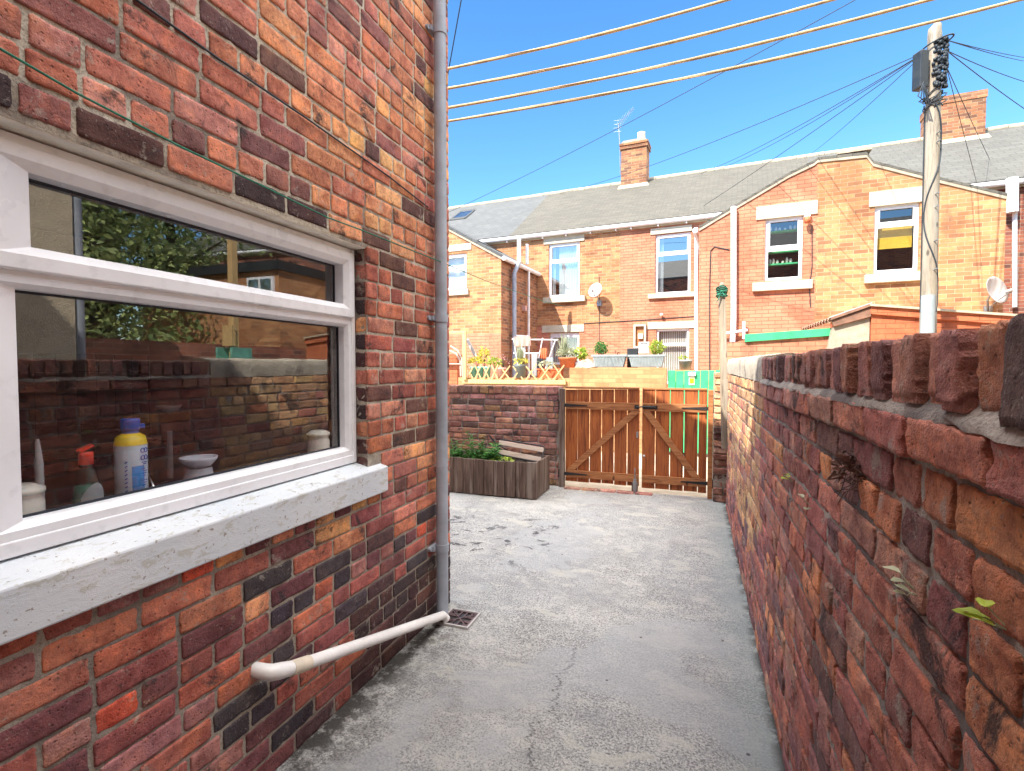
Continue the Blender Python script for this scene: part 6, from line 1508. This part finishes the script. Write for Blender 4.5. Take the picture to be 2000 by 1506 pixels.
PT = pole_at(100)+Vector((-.08, 0, 0)); PR_ = pole_at(85)+Vector((.12, 0, 0)); PR2 = pole_at(105)+Vector((.12, 0, 0))
def far(px, py, dist): d = ray(px, py); d = d/ (CM.to_3x3() @ Vector((0,0,-1))).dot(d); return Vector(cam.location)+d*dist
g_ = 'thin wires from the telegraph pole'
for i, (e_, s_, lb) in enumerate([((1050, 386, 20), .25, 'highest wire running left from the pole past the slim chimney'), ((1390, 335, 17), .15, 'second wire running left from the pole towards the roof'),
      ((1365, 340, 16), .12, 'third wire fanning left from the pole over the slates'), ((1330, 430, 15), .05, 'fourth wire fanning down left to the gutter'), ((1585, 300, 15.6), .05, 'steepest wire left of the pole, dropping to the broken stub')]):
    wire('overhead_wire', [PT, far(*e_)], .0055, 'cable_black', lb, 'wire', g_, s_)
for e_, s_, lb in [((2060, 118, 12), .05, 'upper thin wire leaving the pole top to the right edge'), ((2050, 126, 12), .05, 'second thin wire leaving the pole top to the right edge'), ((2050, 172, 10), .05, 'middle wire sloping right from the pole'), ((2050, 245, 9), .03, 'lower wire sloping steeply right from the pole')]:
    wire('overhead_wire', [PR_ if e_[1] < 140 else PR2, far(*e_)], .0055, 'cable_black', lb, 'wire', g_, s_)
for e_, lb in [((1925, 420, 14), 'thin wire dropping from the pole across the wide chimney'), ((1950, 345, 14.2), 'thin wire just right of the one crossing the wide chimney')]:
    wire('overhead_wire', [pole_at(135)+Vector((.12, 0, 0)), far(*e_)], .005, 'cable_black', lb, 'wire', g_, .03)
wire('overhead_wire', [far(1760, -50, 6), far(860, 422, 14)], .0055, 'cable_black', 'long thin wire crossing diagonally behind the four thick ropes', 'wire', None, .10)
wire('overhead_wire', [far(908, -40, 5), far(872, 160, 5.5)], .006, 'cable_black', 'short steep wire close to the corner of the near house', 'wire')
# four thick pale lines
for a, b, s_, lb in [((862, 137, 4.6), (1460, -12, 3.9), .03, 'topmost of the four thick straw coloured lines in the sky'), ((862, 175, 4.6), (1680, -16, 3.8), .05, 'second from the top of the four thick straw coloured lines'),
      ((862, 213, 4.6), (1880, -18, 3.7), .055, 'third from the top of the four thick straw coloured lines'), ((862, 239, 4.6), (2060, -18, 3.6), .065, 'lowest of the four thick straw coloured lines')]:
    A_, B_ = far(*a), far(*b); n = 60
    P = [A_.lerp(B_, k/n) - Vector((0,0,1))*s_*4*(k/n)*(1-k/n) for k in range(n+1)]
    mb = MB(); d = (B_-A_).normalized(); u_ = d.orthogonal().normalized(); v_ = d.cross(u_)
    rr = [.0115+.002*noise.noise(Vector((k*.35, s_*99, 0))) for k in range(n+1)]
    mb.tube(P, rr, 9); mb.tube([p + (u_*math.cos(k*.12)+v_*math.sin(k*.12))*.010 for k, p in enumerate(P)], .0045, 6)
    o = mb.build('thick_line', M['rope_yellow'], None, smooth=True); props(o, lb, 'cable', 'four thick aerial lines')
# green clothes line across the yard
A_ = Vector((HX+.02, onX(0, 92, HX+.02)[0], onX(0, 92, HX+.02)[1])); A0 = Vector((HX+.02, onX(-150, 0, HX+.02)[0], onX(-150, 0, HX+.02)[1]))
pts = [Vector((HX+.05, *onX(px, py, HX+.05))) for px, py in ((-160, 2), (0, 95), (150, 182), (350, 285), (500, 357), (640, 425), (700, 447))]
pts += [Vector((HX+.10, *onX(850, 507, HX+.10)))] + [far(*p) for p in ((950, 549, 4.5), (1060, 588, 6.5), (1150, 611, 9.0), (1240, 626, 13.3))]
mb = MB(); mb.tube(pts, .0030, 6); o = mb.build('clothes_line', M['rope_green'], None, smooth=True); props(o, 'thin green clothes line running along the near wall and across the lane', 'clothes line')
wire('wall_wire', [Vector((HX+.012, *onX(px, py, HX+.012))) for px, py in ((240, -20), (420, 110), (600, 232), (760, 345), (836, 405))], .0035, 'cable_black', 'thin black wire clipped diagonally across the near brick wall', 'wire')

# ================================================================== beyond the boundary wall (seen mirrored in the kitchen window)
nb = thing('pebbledash_house', (3.5, 0.5, 0), 'pebbledashed neighbouring house offshoot beyond the boundary wall', 'house')
mb = MB(); mb.box((1.76, -1.28, 0), (4.6, 2.79, 4.4)); mb.build('wall', M['pebbledash'], nb)
mb = MB(); mb.prism([(1.7, 4.38), (3.2, 5.1), (4.7, 4.38), (4.7, 4.45), (3.2, 5.2), (1.7, 4.45)], -1.28, 2.84, 'y'); mb.build('roof', M['roof_grey'], nb)
mb = MB(); mb.tube([(1.80, 2.84, 0), (1.80, 2.84, 4.35)], .04, 12); mb.build('drainpipe', M['grey_pipe'], nb)
mb = MB(); mb.box((4.3, 2.7, 0), (4.5, 8.3, 1.85)); o = mb.build('side_wall', M['brick_red_far']); props(o, 'further brick yard wall beyond the boundary wall', 'wall')
cpn = thing('clothes_post', (2.5, 5.0, 0), 'plain timber clothes post with a turquoise peg basket in the neighbouring yard', 'post')
mb = MB(); mb.box((2.46, 4.96, 0), (2.54, 5.04, 3.3)); mb.build('post', M['yellow_timber'], cpn)
mb = MB(); mb.box((2.36, 4.85, 1.50), (2.64, 5.15, 1.56)); mb.box((2.36, 4.85, 1.56), (2.40, 5.15, 1.72)); mb.box((2.60, 4.85, 1.56), (2.64, 5.15, 1.72)); mb.build('peg_basket', M['turquoise_glaze'], cpn)
mb = MB(); mb.box((2.42, 4.9, 1.74), (2.58, 4.955, 2.0)); mb.build('yellow_bag', M['yellow_timber'], cpn)
lo = thing('flat_roofed_offshoot', (8, 10, 0), 'flat roofed brick offshoot further along the terrace', 'house', None)
mb = MB(); mb.box((5.32, 8.7, 0), (9.5, 10.7, 3.55)); mb.build('wall', M['brick_tan'], lo)
mb = MB(); mb.box((5.25, 8.6, 3.55), (9.6, 10.75, 3.75)); mb.build('roof', M['box_grey'], lo)
mb = MB(); mb.box((5.43, 8.64, 2.75), (6.15, 8.698, 3.42)); w_ = mb.build('window', M['upvc'], lo); mb = MB(); mb.box((5.48, 8.63, 2.80), (5.76, 8.638, 3.37)); mb.box((5.82, 8.63, 2.80), (6.10, 8.638, 3.37)); mb.build('pane', M['far_glass'], w_)
def tree(x, y, h, r, label, n=9000):
    t_ = thing('garden_tree', (x, y, 0), label, 'tree', 'trees beyond the neighbouring yards')
    mb = MB(); mb.tube([(x, y, -.05), (x+.1, y, h*.3), (x-.1, y+.1, h*.6), (x, y, h*.85)], [.28, .20, .12, .03], 10)
    cl = []
    for k in range(16):
        a = k*2.4; z = h*(.14+.72*k/16); rr = r*(1-.5*abs(z/h-.5))*random.uniform(.5, .95); tip = Vector((x+rr*math.cos(a), y+rr*math.sin(a), z+.4)); mb.tube([(x, y, z-.5), tip], [.07, .02], 6); cl.append((tip, random.uniform(.8, 1.4)))
        cl.append((Vector((x+rr*.5*math.cos(a+1), y+rr*.5*math.sin(a+1), z+.6)), 1.1))
    mb.build('trunk', M['soil'], t_)
    mb = MB()
    for c, s_ in cl: leaves(mb, c, (s_*1.1, s_*1.1, s_*.85), n//len(cl), .13, .1)
    mb.build('crown', M['leaf_tree'], t_)
tree(9.9, 9.6, 8.0, 2.7, 'leafy tree nearest the flat roofed offshoot'); tree(9.2, 7.4, 9.0, 2.6, 'leafy tree in the middle of the row beyond the yards'); tree(8.2, 5.4, 9.0, 2.3, 'leafy tree closest to the pebbledash house')
tree(13.5, 10.5, 11, 3.4, 'tallest tree behind the row beyond the yards')
